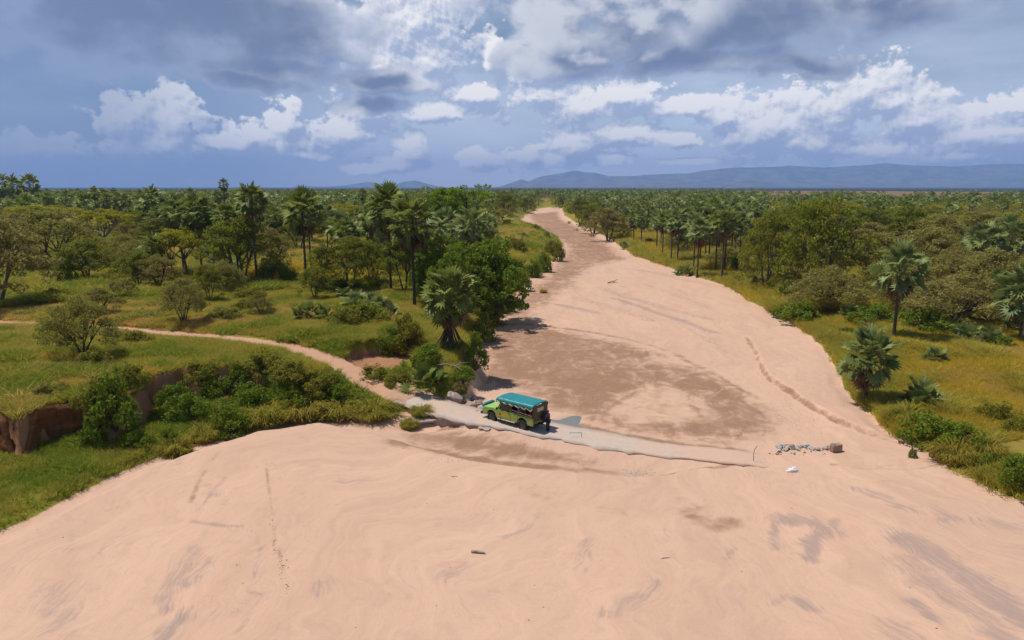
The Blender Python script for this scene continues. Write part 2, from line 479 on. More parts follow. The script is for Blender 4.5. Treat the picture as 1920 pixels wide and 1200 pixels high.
def ground_fields(x, y):
    """height and surface fields of the land at arrays x, y"""
    x = np.asarray(x, float)
    y = np.asarray(y, float)
    wx = x + fbm(x, y, 3.0, 3) * 0.45 + fbm(x + 50, y, 14.0, 2) * 0.5 * sstep(y, 60, 110)
    wy = y + fbm(x, y + 90, 3.0, 3) * 0.45 + fbm(x, y + 33, 14.0, 2) * 0.6 * sstep(y, 60, 110)
    dL = seg_dist(wx, wy, LEFT)
    dR = seg_dist(wx, wy, RIGHT)
    ins = inside(wx, wy, RIVER)
    out = np.where(ins, -np.minimum(dL, dR), np.minimum(dL, dR))
    left = dL < dR
    su = sdist(wx, wy, UPPER)
    far = sstep(np.hypot(x, y), 160, 420)
    und = fbm(x, y, 26.0, 4) * 0.30 + fbm(x, y, 5.0, 3) * 0.08
    far_und = fbm(x, y, 700.0, 3) * 2.0 * sstep(np.hypot(x, y), 500, 2500)
    # banks
    gentle = np.maximum(sstep(x, -9, -3) * sstep(y, 66, 76), 0.0)
    mid = sstep(x, -22.5, -19.5) * (1 - gentle)                 # the scarp crumbles to a bushy slope towards the track          # beyond the bend the bank is a grassy slope, not a scarp
    hl = 0.10 + 0.45 * sstep(out, -0.2, 1.2) + 0.45 * sstep(out, 1, 9) + (2.45 + 0.02 * np.clip(su, 0, 10)) * (sstep(su, -0.35, 0.45) * (1 - gentle - mid) + sstep(su, -3.2, 0.8) * mid + sstep(out, 0.5, 11.0) * gentle) + 0.4 * far
    hr = 0.05 + 0.55 * sstep(out, -0.2, 0.9) + 0.55 * sstep(out, 1, 10) + 0.7 * sstep(out, 8, 40) + 0.9 * far
    bank = np.where(left, hl, hr) + (und + far_und) * sstep(out, 0.3, 8)
    # river sand
    fg = sdist(wx, wy, FGBAR)
    ld, la, ls = seg_dist(wx, wy, LEDGE, want='all')
    l2, la2, ls2 = seg_dist(wx, wy, LEDGE2, want='all')
    l3, la3, ls3 = seg_dist(wx, wy, LEDGE3, want='all')
    sand = fbm(x, y, 9.0, 4) * 0.10 + fbm(x, y, 1.6, 3) * 0.018 + 0.12
    sand = sand + 0.34 * sstep(fg, -0.4, 0.5) * np.exp(-np.clip(fg, 0, 99) / 9.0) - 0.25 * sstep(fg, 0.0, -2.0) * np.exp(-np.clip(-fg, 0, 99) / 5.0)
    q = ls * ld
    Ltot = 40.0
    sand = sand + 0.46 * sstep(q + fbm(x, y, 0.8, 3) * 0.22, -0.14, 0.14) * np.exp(-np.clip(q, 0, 99) / 8.0) * sstep(la, 2, 16)
    sand = sand + 0.16 * sstep(ls2 * l2, -0.15, 0.15) * np.exp(-np.clip(ls2 * l2, 0, 99) / 2.0) * sstep(la2, 0, 2)
    sand = sand + 0.14 * sstep(ls3 * l3, -0.1, 0.1) * np.exp(-np.clip(ls3 * l3, 0, 99) / 3.0) * sstep(la3, 0, 2)
    inb = sstep(out, -1.4, 0.15)
    h = sand * (1 - inb) + np.maximum(bank, 0.1) * inb
    # road: cut into the bank, ford slab standing a little proud of the sand
    d, arc, side, rz = road_at(x, y)
    edge = fbm(x, y, 1.3, 3) * 0.45
    nearside = np.where(side < 0, 1.0, 0.0)
    slab = sstep(arc, ROAD_ARC[7], ROAD_ARC[9]) * sstep(arc, ROAD_ARC[15] + 6, ROAD_ARC[14] + 4)
    half = np.interp(arc, [ROAD_ARC[4], ROAD_ARC[6], ROAD_ARC[8], ROAD_ARC[9]], [0.95, 1.3, 1.7, 1.75]) + edge * np.where(nearside > 0, 1.0, 0.5) * (1 - 0.7 * slab) - 0.25 * slab
    on = sstep(d, half + 0.16, half - 0.02)
    cutw = 1.2 + 1.6 * (1 - slab)
    cut = sstep(d, half + cutw, half + 0.2) * (1 - slab)
    h = h * (1 - cut) + np.where(h > rz, rz + (h - rz) * 0.15, h + (rz - h) * 0.6) * cut
    fill = sstep(d, half + 3.2, half) * sstep(arc, ROAD_ARC[9], ROAD_ARC[11]) * slab          # sand drifted up level with the slab
    h = h * (1 - fill) + np.maximum(h, rz - 0.12 + fbm(x, y, 1.8, 3) * 0.07) * fill
    rz = rz - 0.16 * slab
    h = h * (1 - on) + (rz + fbm(x, y, 2.5, 3) * 0.04 - 0.03 * np.exp(-(((d - 0.85) / 0.3) ** 2))) * on
    for l in POOLS:
        pd = sdist(x, y, P(l)) + fbm(x, y, 1.6, 3) * 0.45 + 0.25
        h = h * (1 - sstep(pd, -1.3, -0.1)) + (POOL_Z + 0.05 - 0.2 * sstep(pd, -0.2, 0.2)) * sstep(pd, -1.3, -0.1)
    # washed out hollow under the broken slab edge
    hol = P([(800, 800)])[0]
    hh = np.hypot((x - hol[0]) / 3.2, (y - hol[1]) / 1.6)
    h = h - 0.35 * sstep(hh, 1.0, 0.2) * (1 - on)
    # the pit with pinkish cut earth beside the track
    pc = at(735, 676, 2.0)
    pr = np.hypot((x - pc[0]) / 5.2, (y - pc[1]) / 3.6) + fbm(x, y, 2.0, 3) * 0.16
    ang = np.arctan2(y - pc[1], x - pc[0])
    pr = pr + 0.10 * np.abs(fbm(ang * 9, pr * 0 + 3, 1.0, 2))
    pit = sstep(pr, 1.02, 0.88)
    h = h - pit * (1 - on) * np.clip(h - 1.55, 0, 5) * 0.85
    return dict(h=h, out=out, left=left, su=su, dL=dL, dR=dR, road=on, slab=slab, d_road=d, arc=arc, pit=pit * (1 - on), fg=fg, q=q, la=la, ld=ld, wx=wx, wy=wy, side=side)


def H(x, y):
    return float(ground_fields(np.array([x]), np.array([y]))['h'][0])


def onland(px, py, z=3.0):
    """where the line of sight through the photograph's pixel first meets the land"""
    zs = np.linspace(5.5, -0.6, 160)
    p0, p1 = np.array(at(px, py, 0.0)), np.array(at(px, py, 5.0))
    q = p0[None, :] + (p1 - p0)[None, :] * (zs[:, None] / 5.0)
    d = q[:, 2] - ground_fields(q[:, 0], q[:, 1])['h']
    i = int(np.argmax(d < 0)) if (d < 0).any() else len(zs) - 1
    if i == 0:
        return (q[0, 0], q[0, 1], H(q[0, 0], q[0, 1]))
    t = d[i - 1] / (d[i - 1] - d[i] + 1e-9)
    x, y = q[i - 1, :2] + (q[i, :2] - q[i - 1, :2]) * t
    return (float(x), float(y), H(x, y))


# ------------------------------------------------------------------ ground material
def new_mat(name):
    m = bpy.data.materials.new(name)
    m.use_nodes = True
    nt = m.node_tree
    b = nt.nodes['Principled BSDF']
    return m, nt, b


def bump(nt, b, height, strength, dist=0.05):
    n = nt.nodes.new('ShaderNodeBump')
    n.inputs['Strength'].default_value = strength
    n.inputs['Distance'].default_value = dist
    lk(nt, height, n.inputs['Height'])
    nt.links.new(n.outputs[0], b.inputs['Normal'])


def ground_material():
    m, nt, b = new_mat('sand_and_grassland')
    g = nt.nodes.new('ShaderNodeNewGeometry')
    pos = g.outputs['Position']
    veg, wet, grey, road, earth, dry, fu, fv, far = (attr(nt, n_) for n_ in ('veg', 'wet', 'grey', 'road', 'earth', 'dry', 'fu', 'fv', 'far'))
    # --- sand: streaks that follow the way the water ran
    n_big = noise(nt, pos, 0.09, 3.0)
    wob = noise(nt, pos, 0.16, 3.0, 0.5) - 0.5
    fl = comb(nt, fu * 0.055 + wob * 0.5, fv * 22.0 + wob * 4.0, 0.0)
    st1 = noise(nt, fl, 1.0, 6.0, 0.62, 0.15)
    fl2 = comb(nt, fu * 0.16 + wob * 0.8, fv * 85.0 + wob * 10.0, 4.0)
    st2 = noise(nt, fl2, 1.0, 5.0, 0.62, 0.15)
    fl3 = comb(nt, fu * 0.5 + wob * 0.6, fv * 260.0 + wob * 22.0, 8.0)
    st3 = noise(nt, fl3, 1.0, 4.0, 0.65, 0.1)
    grain = noise(nt, pos, 9.0, 3.0, 0.7)
    fine = noise(nt, pos, 1.3, 5.0, 0.65)
    sand = mixc(nt, (st1 * 0.75 + st2 * 0.40 + n_big * 0.3 - 0.22).ss(0.22, 0.78), (0.530, 0.335, 0.232), (0.665, 0.430, 0.300))
    sand = mixc(nt, (n_big.ss(0.45, 0.72)) * 0.4, sand, (0.640, 0.395, 0.265))
    # thin margins the last water left, braided along the flow
    l1 = (1.0 - ((st1 - 0.52) * 26.0)._op('ABSOLUTE')).clamp() * n_big.ss(0.38, 0.62)
    l2 = (1.0 - ((st2 - 0.47) * 16.0)._op('ABSOLUTE')).clamp() * fine.ss(0.40, 0.62)
    sand = mixc(nt, (l1 * 0.12 * st2.ss(0.4, 0.6) + l2 * 0.13).clamp(), sand, (0.36, 0.225, 0.165))
    pat0 = noise(nt, pos, 0.42, 5.0, 0.6, 1.2)
    damp = (wet + (st1 - 0.5) * 1.1 + (st2 - 0.5) * 0.6 + (fine - 0.5) * 0.7 + (n_big - 0.5) * 1.0 + (pat0 - 0.5) * 1.5).ss(0.06, 0.90) * wet.ss(0.02, 0.25)
    sand = mixc(nt, damp, sand, mixc(nt, fine, (0.245, 0.132, 0.076), (0.365, 0.212, 0.130)))
    gk = (grey * 1.15 + (st3 - 0.5) * 1.7 + (st2 - 0.5) * 1.1 + (fine - 0.5) * 0.8 - 0.12).ss(0.15, 1.05) * grey.ss(0.03, 0.45)
    pat = noise(nt, pos, 0.13, 4.0, 0.6)
    auto = ((st3 - 0.46) * 2.6 + (st2 - 0.5) * 2.0).clamp() * pat.ss(0.50, 0.68) * (1.0 - wet.ss(0.1, 0.6)) * 0.5 + ((st1 - 0.62) * 4.0).clamp() * st3.ss(0.4, 0.6) * 0.3
    sand = mixc(nt, (gk * 0.66 + auto).clamp(), sand, (0.300, 0.222, 0.198))
    sand = mixc(nt, grain.ss(0.45, 0.85) * 0.30, sand, (0.36, 0.235, 0.175))
    sand = mixc(nt, st3.ss(0.50, 0.72) * 0.16, sand, (0.40, 0.27, 0.20))
    sand = mixc(nt, fine.ss(0.52, 0.75) * 0.22, sand, (0.42, 0.285, 0.215))
    # --- grassland soil and litter between the tufts
    gn = noise(nt, pos, 0.35, 5.0, 0.62)
    gn2 = noise(nt, pos, 2.2, 5.0, 0.7)
    gn3 = noise(nt, pos, 0.05, 4.0, 0.6)
    lush = mixc(nt, gn2, (0.150, 0.145, 0.014), (0.275, 0.250, 0.030))
    straw = mixc(nt, gn2, (0.215, 0.145, 0.018), (0.375, 0.255, 0.045))
    pale = mixc(nt, gn2, (0.17, 0.135, 0.035), (0.30, 0.23, 0.085))
    grass = mixc(nt, (dry + (gn - 0.5) * 1.1 + (gn3 - 0.5) * 0.8).ss(0.25, 0.8), lush, straw)
    grass = mixc(nt, (gn * gn3).ss(0.26, 0.40) * 0.6, grass, pale)
    # --- red earth
    er = mixc(nt, fine, (0.26, 0.115, 0.055), (0.46, 0.24, 0.135))
    grass = mixc(nt, (earth + (gn2 - 0.5) * 0.9 + (gn - 0.5) * 0.5).ss(0.35, 0.75), grass, er)
    # --- far plain: woodland and open grass in broad bands
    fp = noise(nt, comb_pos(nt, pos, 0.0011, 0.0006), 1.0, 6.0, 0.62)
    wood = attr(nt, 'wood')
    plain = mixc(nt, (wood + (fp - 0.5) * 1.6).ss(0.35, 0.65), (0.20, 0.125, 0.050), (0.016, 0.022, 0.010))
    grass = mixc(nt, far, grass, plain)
    # --- track and concrete ford
    rd = mixc(nt, (fine * 0.6 + st2 * 0.4), (0.36, 0.225, 0.155), (0.52, 0.36, 0.265))
    conc = mixc(nt, (grain * 0.4 + fine * 0.6), (0.40, 0.325, 0.275), (0.60, 0.50, 0.43))
    slab = attr(nt, 'slab')
    redtrack = mixc(nt, fine, (0.46, 0.25, 0.15), (0.62, 0.37, 0.24))
    rd = mixc(nt, slab.ss(0.0, 0.5), redtrack, rd)
    rd = mixc(nt, (slab.ss(0.5, 1.0) * (1.2 - fine * 0.8)).clamp(), rd, conc)
    col = mixc(nt, (veg + (gn2 - 0.5) * 0.5).ss(0.3, 0.62), sand, grass)
    col = mixc(nt, (road + (fine - 0.5) * 0.5).ss(0.3, 0.7), col, rd)
    nt.links.new(col, b.inputs['Base Color'])
    b.inputs['Roughness'].default_value = 0.95
    b.inputs['Specular IOR Level'].default_value = 0.15
    hgt = st1 * 0.12 + st2 * 0.2 + st3 * 0.22 + fine * 0.5 + grain * 0.12 + gn2 * veg * 3.0
    bump(nt, b, hgt, 0.5, 0.09)
    return m


def comb_pos(nt, pos, sx, sy):
    s = nt.nodes.new('ShaderNodeSeparateXYZ')
    nt.links.new(pos, s.inputs[0])
    return comb(nt, E(nt, s.outputs[0]) * sx, E(nt, s.outputs[1]) * sy, 0.0)


def build_ground():
    th = np.concatenate([np.linspace(-180, -46, 20)[:-1], np.linspace(-46, 46, 560), np.linspace(46, 180, 20)[1:]])
    dep = np.concatenate([np.linspace(80, 42, 8)[:-1], np.linspace(42, 17, 300)[:-1], np.linspace(17, 3.6, 230)])
    r = np.concatenate([CAMZ / np.tan(np.radians(dep)), CAMZ / math.tan(R(3.6)) * np.geomspace(1.012, 20000 / (CAMZ / math.tan(R(3.6))), 110)])
    TH, RR = np.meshgrid(np.radians(th), r)
    X, Y = RR * np.sin(TH), RR * np.cos(TH)
    sh = X.shape
    x, y = X.ravel(), Y.ravel()
    f = ground_fields(x, y)
    n = len(x)
    rr = np.hypot(x, y)
    out = f['out']
    veg = sstep(out, -0.1, 0.5)
    # bare patches
    earth = np.zeros(n)
    earth = np.maximum(earth, f['pit'] * 0.9)
    earth = np.maximum(earth, sstep(np.abs(f['su']), 0.9, 0.1) * f['left'] * 0.75 * (out > 0) * sstep(x, -19, -23))
    earth = np.maximum(earth, sstep(f['d_road'], 4.2, 2.3) * 0.5 * (out > 0))
    for px, py, rad in ((95, 655, 1.3), (25, 640, 1.0)):
        cx, cy_, _ = at(px, py, ZL)
        earth = np.maximum(earth, sstep(np.hypot(x - cx, (y - cy_)) / rad + fbm(x, y, 2.0, 3) * 0.5, 1.0, 0.3) * 0.62)
    dry = np.where(f['left'], 0.34, 0.66) + fbm(x, y, 30, 3) * 0.25
    lush = np.where(f['left'], sstep(f['su'], 0.5, -2.0), sstep(out, 6, 0) * 0.5)
    lush = np.maximum(lush, sstep(rr, 70, 50) * (~f['left']) * 0.4)
    dry = dry * (1 - lush) + 0.1 * lush
    wet = np.zeros(n)
    wv = fbm(x, y, 6, 4) * 1.6
    for poly, s_, soft in ((WET_A, 1.05, 2.2), (WET_B, 0.74, 3.5), (WET_C, 0.74, 2.4), (WET_D, 1.0, 3.0)):
        sd = sdist(x + wv * 0.5, y + wv, poly)
        wet = np.maximum(wet, s_ * sstep(sd, -soft * 0.4, soft * 1.6))
    sd = sdist(x + wv * 0.3, y + wv * 0.6, DRY_C)
    wet = wet * (1 - 0.75 * sstep(sd, -0.8, 1.6))
    for l, wd, s_ in DAMP:
        d = seg_dist(x + wv * 0.12, y + wv * 0.2, P(l))
        wet = np.maximum(wet, s_ * np.exp(-(d / wd) ** 2))
    # a narrow darker band along the cut face of the ledge
    wet = np.maximum(wet, 0.62 * np.exp(-((f['q'] + 0.1) / 0.2) ** 2) * sstep(f['la'], 2, 10) * (f['ld'] < 3))
    grey = np.zeros(n)
    gx, gy = fbm(x, y, 2.2, 4) * 0.5, fbm(x + 40, y, 2.2, 4) * 0.5
    for l, wd, s_ in GREY:
        d = seg_dist(x + gx, y + gy, P(l))
        grey = np.maximum(grey, s_ * np.exp(-(d / (wd * 1.25)) ** 2))
    tot = f['dL'] + f['dR']
    fv = f['dL'] / tot
    _, fu, _ = seg_dist(x, y, CENTER, want='all')
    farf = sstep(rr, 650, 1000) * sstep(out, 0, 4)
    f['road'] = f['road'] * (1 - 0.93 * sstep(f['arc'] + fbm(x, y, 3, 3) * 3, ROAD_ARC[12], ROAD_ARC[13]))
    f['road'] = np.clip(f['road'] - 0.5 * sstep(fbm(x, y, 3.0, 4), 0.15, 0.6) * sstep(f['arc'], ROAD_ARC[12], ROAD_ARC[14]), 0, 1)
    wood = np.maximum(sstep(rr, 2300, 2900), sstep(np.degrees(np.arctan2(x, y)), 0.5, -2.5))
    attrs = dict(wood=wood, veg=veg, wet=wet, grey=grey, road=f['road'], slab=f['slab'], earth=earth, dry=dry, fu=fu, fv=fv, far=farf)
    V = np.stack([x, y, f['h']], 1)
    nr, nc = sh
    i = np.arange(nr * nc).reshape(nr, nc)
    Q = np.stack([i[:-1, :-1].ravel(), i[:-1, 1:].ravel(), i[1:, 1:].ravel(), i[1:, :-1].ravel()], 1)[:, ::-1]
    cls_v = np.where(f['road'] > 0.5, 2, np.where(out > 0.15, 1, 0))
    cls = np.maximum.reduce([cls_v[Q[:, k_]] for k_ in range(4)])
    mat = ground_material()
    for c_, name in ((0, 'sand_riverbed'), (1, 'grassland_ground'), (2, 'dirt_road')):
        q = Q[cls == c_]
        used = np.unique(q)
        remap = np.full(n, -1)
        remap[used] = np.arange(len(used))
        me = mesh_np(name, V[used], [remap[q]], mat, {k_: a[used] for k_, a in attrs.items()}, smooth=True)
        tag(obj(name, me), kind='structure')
    # the patch below the flying camera
    me = bpy.data.meshes.new('ground_below')
    r0 = r[0]
    me.from_pydata([(0, 0, -0.1)] + [(r0 * 1.3 * math.sin(a), r0 * 1.3 * math.cos(a), -0.1) for a in np.linspace(0, 2 * math.pi, 24)[:-1]], [], [(0, i_ + 1, (i_ + 1) % 23 + 1) for i_ in range(23)][::1])
    me.flip_normals()
    me.materials.append(mat)
    tag(obj('sand_patch_ground', me), kind='structure')


build_ground()
# ------------------------------------------------------------------ far land: hills and air
def build_hills():
    m, nt, b = new_mat('hill_woodland')
    g = nt.nodes.new('ShaderNodeNewGeometry')
    n1 = noise(nt, g.outputs['Position'], 0.004, 6.0, 0.6)
    nt.links.new(mixc(nt, n1.ss(0.4, 0.62), (0.060, 0.085, 0.060), (0.185, 0.175, 0.130)), b.inputs['Base Color'])
    b.inputs['Roughness'].default_value = 1.0
    b.inputs['Specular IOR Level'].default_value = 0.0

    def ridge(name, D, prof, depth, amp, seed):
        """prof: photo pixels of the skyline"""
        pts = []
        for px, py in prof:
            u = (px - 960) / FPX
            v = (py - 600) / FPX
            p = R(PITCH)
            d = (u, math.cos(p) - v * math.sin(p), -math.sin(p) - v * math.cos(p))
            t = D / d[1]
            pts.append((u * t, CAMZ + d[2] * t))
        pts = np.array(pts)
        xs = np.linspace(pts[0, 0], pts[-1, 0], 420)
        top = np.interp(xs, pts[:, 0], pts[:, 1])
        rows = 46
        V = []
        for j in range(rows):
            s = j / (rows - 1) * 2 - 1               # -1 front foot .. 0 crest .. 1 back foot
            prof_h = (1 - abs(s)) ** 0.85
            yy = D + s * depth + 0 * xs
            rid = np.abs(fbm(xs + seed, yy * 0.35, 1300.0, 5, 0.55))
            hh = top * prof_h * (1 - (rid * 1.1) * (1 - prof_h) * 1.5) + fbm(xs + seed, yy, 500.0, 3) * amp * np.clip(top / 100, 0, 1) * (0.25 + prof_h * 0.4)
            hh = np.where(abs(s) > 0.99, -6.0, np.maximum(hh, -4.0))
            V.append(np.stack([xs * (yy / D), yy, hh], 1))
        V = np.concatenate(V)
        i = np.arange(rows * 420).reshape(rows, 420)
        Q = np.stack([i[:-1, :-1].ravel(), i[:-1, 1:].ravel(), i[1:, 1:].ravel(), i[1:, :-1].ravel()], 1)
        tag(obj(name, mesh_np(name, V, [Q], m, smooth=True)), kind='structure')

    ridge('mountain_range', 17600, [(890, 352), (935, 350), (962, 342), (978, 336), (990, 341), (1012, 331), (1040, 325), (1068, 321), (1082, 319), (1096, 322), (1115, 322), (1140, 329), (1180, 329), (1230, 327),
                                     (1290, 324), (1320, 319), (1350, 316), (1400, 313), (1440, 311), (1480, 310), (1520, 312), (1545, 313), (1590, 311), (1625, 308), (1662, 304), (1700, 308), (1750, 310), (1800, 312), (1850, 308), (1885, 306), (1930, 308), (2000, 306), (2100, 312), (2250, 322), (2400, 345)], 2500, 34, 0)
    ridge('foothills', 13800, [(1080, 352), (1130, 344), (1180, 346), (1260, 341), (1310, 347), (1370, 343), (1410, 338), (1440, 341), (1470, 348), (1560, 347), (1640, 344), (1700, 347), (1790, 346), (1850, 343), (1950, 346), (2150, 352)], 1000, 15, 5000)
    ridge('distant_hills', 18500, [(545, 352), (560, 348), (600, 350), (640, 348), (672, 344), (690, 341), (705, 344), (740, 345), (760, 340), (778, 338), (795, 343), (825, 350), (850, 352)], 1000, 12, 9000)


def build_haze():
    me = bpy.data.meshes.new('haze')
    x, y0, y1, z0, z1 = 20500, -20500, 21500, -14, 790
    vs = [(-x, y0, z0), (x, y0, z0), (x, y1, z0), (-x, y1, z0), (-x, y0, z1), (x, y0, z1), (x, y1, z1), (-x, y1, z1)]
    me.from_pydata(vs, [], [(3, 2, 1, 0), (4, 5, 6, 7), (0, 1, 5, 4), (1, 2, 6, 5), (2, 3, 7, 6), (3, 0, 4, 7)])
    m = bpy.data.materials.new('haze_air')
    m.use_nodes = True
    nt = m.node_tree
    nt.nodes.clear()
    o = nt.nodes.new('ShaderNodeOutputMaterial')
    v = nt.nodes.new('ShaderNodeVolumePrincipled')
    v.inputs['Color'].default_value = HAZE_COLOR
    v.inputs['Density'].default_value = HAZE_DENSITY
    v.inputs['Anisotropy'].default_value = 0.0
    nt.links.new(v.outputs[0], o.inputs['Volume'])
    me.materials.append(m)
    tag(obj('haze', me), kind='stuff')


HAZE_COLOR = (0.37, 0.57, 1.0, 1.0)
HAZE_DENSITY = 0.78e-4


# ------------------------------------------------------------------ plant materials
def leaf_material(name, dark, light, warm, trans=0.35, rough=0.6, spec=0.25):
    """leaf colour varies leaf by leaf (attribute lv) and plant by plant (object random)"""
    m, nt, b = new_mat(name)
    lv = attr(nt, 'lv')
    oi = nt.nodes.new('ShaderNodeObjectInfo')
    rnd = E(nt, oi.outputs['Random'])
    col = mixc(nt, lv, dark, light)
    col = mixc(nt, (rnd * 0.75 + (lv - 0.5) * 0.35).clamp(), col, warm)
    out = nt.nodes['Material Output']
    nt.links.new(col, b.inputs['Base Color'])
    b.inputs['Roughness'].default_value = rough
    b.inputs['Specular IOR Level'].default_value = spec
    tr = nt.nodes.new('ShaderNodeBsdfTranslucent')
    nt.links.new(col, tr.inputs['Color'])
    mx = nt.nodes.new('ShaderNodeMixShader')
    mx.inputs[0].default_value = trans
    nt.links.new(b.outputs[0], mx.inputs[1])
    nt.links.new(tr.outputs[0], mx.inputs[2])
    nt.links.new(mx.outputs[0], out.inputs['Surface'])
    return m


def bark_material(name, a, c, scale=6.0):
    m, nt, b = new_mat(name)
    tc = nt.nodes.new('ShaderNodeTexCoord')
    mp = nt.nodes.new('ShaderNodeMapping')
    mp.inputs['Scale'].default_value = (1, 1, 0.25)
    nt.links.new(tc.outputs['Object'], mp.inputs[0])
    n1 = noise(nt, mp.outputs[0], scale, 5.0, 0.65)
    nt.links.new(mixc(nt, n1.ss(0.3, 0.7), a, c), b.inputs['Base Color'])
    b.inputs['Roughness'].default_value = 0.9
    bump(nt, b, n1, 0.6, 0.05)
    return m


M = {}
M['palm'] = leaf_material('palm_leaf', (0.085, 0.128, 0.023), (0.323, 0.360, 0.083), (0.183, 0.220, 0.038), 0.30, 0.5, 0.2)
M['palm_blue'] = leaf_material('palm_leaf_bluish', (0.096, 0.142, 0.037), (0.360, 0.414, 0.130), (0.234, 0.276, 0.078), 0.28, 0.48, 0.2)
M['palm_dead'] = leaf_material('dead_palm_leaf', (0.130, 0.078, 0.041), (0.380, 0.255, 0.140), (0.260, 0.155, 0.081), 0.15, 0.8, 0.07)
M['acacia'] = leaf_material('acacia_leaf', (0.200, 0.205, 0.012), (0.484, 0.454, 0.030), (0.375, 0.324, 0.030), 0.45, 0.6, 0.07)
M['acacia_dark'] = leaf_material('dark_acacia_leaf', (0.118, 0.147, 0.014), (0.321, 0.342, 0.035), (0.254, 0.242, 0.035), 0.45, 0.6, 0.07)
M['thorn'] = leaf_material('thorn_twig', (0.202, 0.168, 0.047), (0.431, 0.364, 0.112), (0.302, 0.297, 0.056), 0.4, 0.8, 0.07)
M['broad'] = leaf_material('broad_leaf', (0.091, 0.144, 0.012), (0.256, 0.342, 0.032), (0.201, 0.256, 0.027), 0.42, 0.5, 0.07)
M['bright'] = leaf_material('bright_leaf', (0.136, 0.213, 0.010), (0.309, 0.414, 0.021), (0.258, 0.333, 0.018), 0.45, 0.5, 0.07)
M['bush'] = leaf_material('bush_leaf', (0.132, 0.157, 0.015), (0.333, 0.342, 0.040), (0.289, 0.252, 0.035), 0.42, 0.55, 0.07)
M['bush_green'] = leaf_material('green_bush_leaf', (0.106, 0.170, 0.013), (0.258, 0.335, 0.032), (0.224, 0.270, 0.024), 0.45, 0.5, 0.07)
M['straw'] = leaf_material('dry_grass', (0.230, 0.185, 0.026), (0.493, 0.385, 0.070), (0.302, 0.290, 0.037), 0.45, 0.8, 0.07)
M['bark'] = bark_material('grey_bark', (0.085, 0.070, 0.052), (0.20, 0.165, 0.13))
M['bark_dark'] = bark_material('dark_bark', (0.045, 0.034, 0.025), (0.115, 0.088, 0.062))
M['palm_trunk'] = bark_material('palm_trunk', (0.085, 0.075, 0.065), (0.20, 0.175, 0.15), 4.0)
M['palm_trunk_dark'] = bark_material('dark_palm_trunk', (0.050, 0.036, 0.027), (0.125, 0.085, 0.062), 4.0)
M['wood'] = bark_material('dead_wood', (0.20, 0.15, 0.11), (0.42, 0.34, 0.27), 8.0)

nrg = np.random.default_rng(21)


# ------------------------------------------------------------------ plant shapes
def tube_np(pts, rad, sides=6):
    pts = np.asarray(pts, float)
    n = len(pts)
    V, Q = [], []
    for i in range(n):
        t = pts[min(i + 1, n - 1)] - pts[max(i - 1, 0)]
        t = t / (np.linalg.norm(t) + 1e-9)
        a = np.cross(t, (0.31, 0.95, 0.05))
        a /= np.linalg.norm(a) + 1e-9
        b = np.cross(t, a)
        for k_ in range(sides):
            w = 2 * math.pi * k_ / sides
            V.append(pts[i] + (a * math.cos(w) + b * math.sin(w)) * rad[i])
    for i in range(n - 1):
        for k_ in range(sides):
            k2 = (k_ + 1) % sides
            Q.append((i * sides + k_, i * sides + k2, (i + 1) * sides + k2, (i + 1) * sides + k_))
    return np.array(V), np.array(Q)


class Geo:
    def __init__(self):
        self.V, self.Q, self.T, self.a, self.n = [], [], [], [], 0

    def add(self, V, Q=None, T=None, lv=None):
        V = np.asarray(V, float)
        self.V.append(V)
        if Q is not None and len(Q):
            self.Q.append(np.asarray(Q) + self.n)
        if T is not None and len(T):
            self.T.append(np.asarray(T) + self.n)
        self.a.append(np.full(len(V), 0.5) if lv is None else np.broadcast_to(lv, (len(V),)))
        self.n += len(V)
        return self

    def tube(self, pts, rad, sides=6):
        return self.add(*tube_np(pts, rad, sides))

    def mesh(self, name, mat, smooth=False):
        polys = []
        if self.Q:
            polys.append(np.concatenate(self.Q))
        if self.T:
            polys.append(np.concatenate(self.T))
        return mesh_np(name, np.concatenate(self.V), polys, mat, {'lv': np.concatenate(self.a)}, smooth)


def unit(v):
    return v / (np.linalg.norm(v, axis=-1, keepdims=True) + 1e-9)


def leaves_np(geo, centers, radii, per, size, aspect=1.8, up=0.5, rg=nrg, shell=0.55, droop=0.0):
    """small four-cornered leaves spread through flattened clumps; shell: 1 = only at the clump's skin"""
    centers = np.asarray(centers, float)
    radii = np.broadcast_to(np.asarray(radii, float), centers.shape)
    n = len(centers) * per
    c = np.repeat(centers, per, 0)
    r = np.repeat(radii, per, 0)
    d = unit(rg.normal(size=(n, 3)))
    rad = rg.random((n, 1)) ** (1 / 3.0)
    rad = rad * (1 - shell) + shell * (0.75 + 0.35 * rg.random((n, 1)))
    p = c + d * r * rad
    nrm = unit(d * 0.6 + rg.normal(size=(n, 3)) * 0.8 + np.array([0, 0, up]))
    t = unit(np.cross(nrm, rg.normal(size=(n, 3))))
    t = unit(t - np.array([0, 0, droop]))
    b = unit(np.cross(nrm, t))
    s = size * (0.65 + 0.7 * rg.random((n, 1)))
    a1, b1 = t * s * 0.5, b * s * 0.5 / aspect
    V = np.stack([p - a1, p + b1 * 1.0 - a1 * 0.1, p + a1, p - b1 - a1 * 0.1], 1).reshape(-1, 3)
    Q = np.arange(n * 4).reshape(n, 4)
    clump_tone = np.repeat(np.repeat(rg.random(len(centers)), per), 4)
    lv = np.clip(np.repeat(rg.random(n), 4) * 0.6 + clump_tone * 0.5 - 0.05, 0, 1)
    geo.add(V, Q, None, lv)


def limb(a, b, bow=0.15, n=5, rg=nrg):
    a, b = np.asarray(a, float), np.asarray(b, float)
    t = np.linspace(0, 1, n)[:, None]
    L = np.linalg.norm(b - a)
    off = rg.normal(size=3) * bow * L
    return a + (b - a) * t + off * (4 * t * (1 - t)) * 0.5 + np.array([0, 0, 1]) * (np.sin(t * math.pi) * L * 0.05)


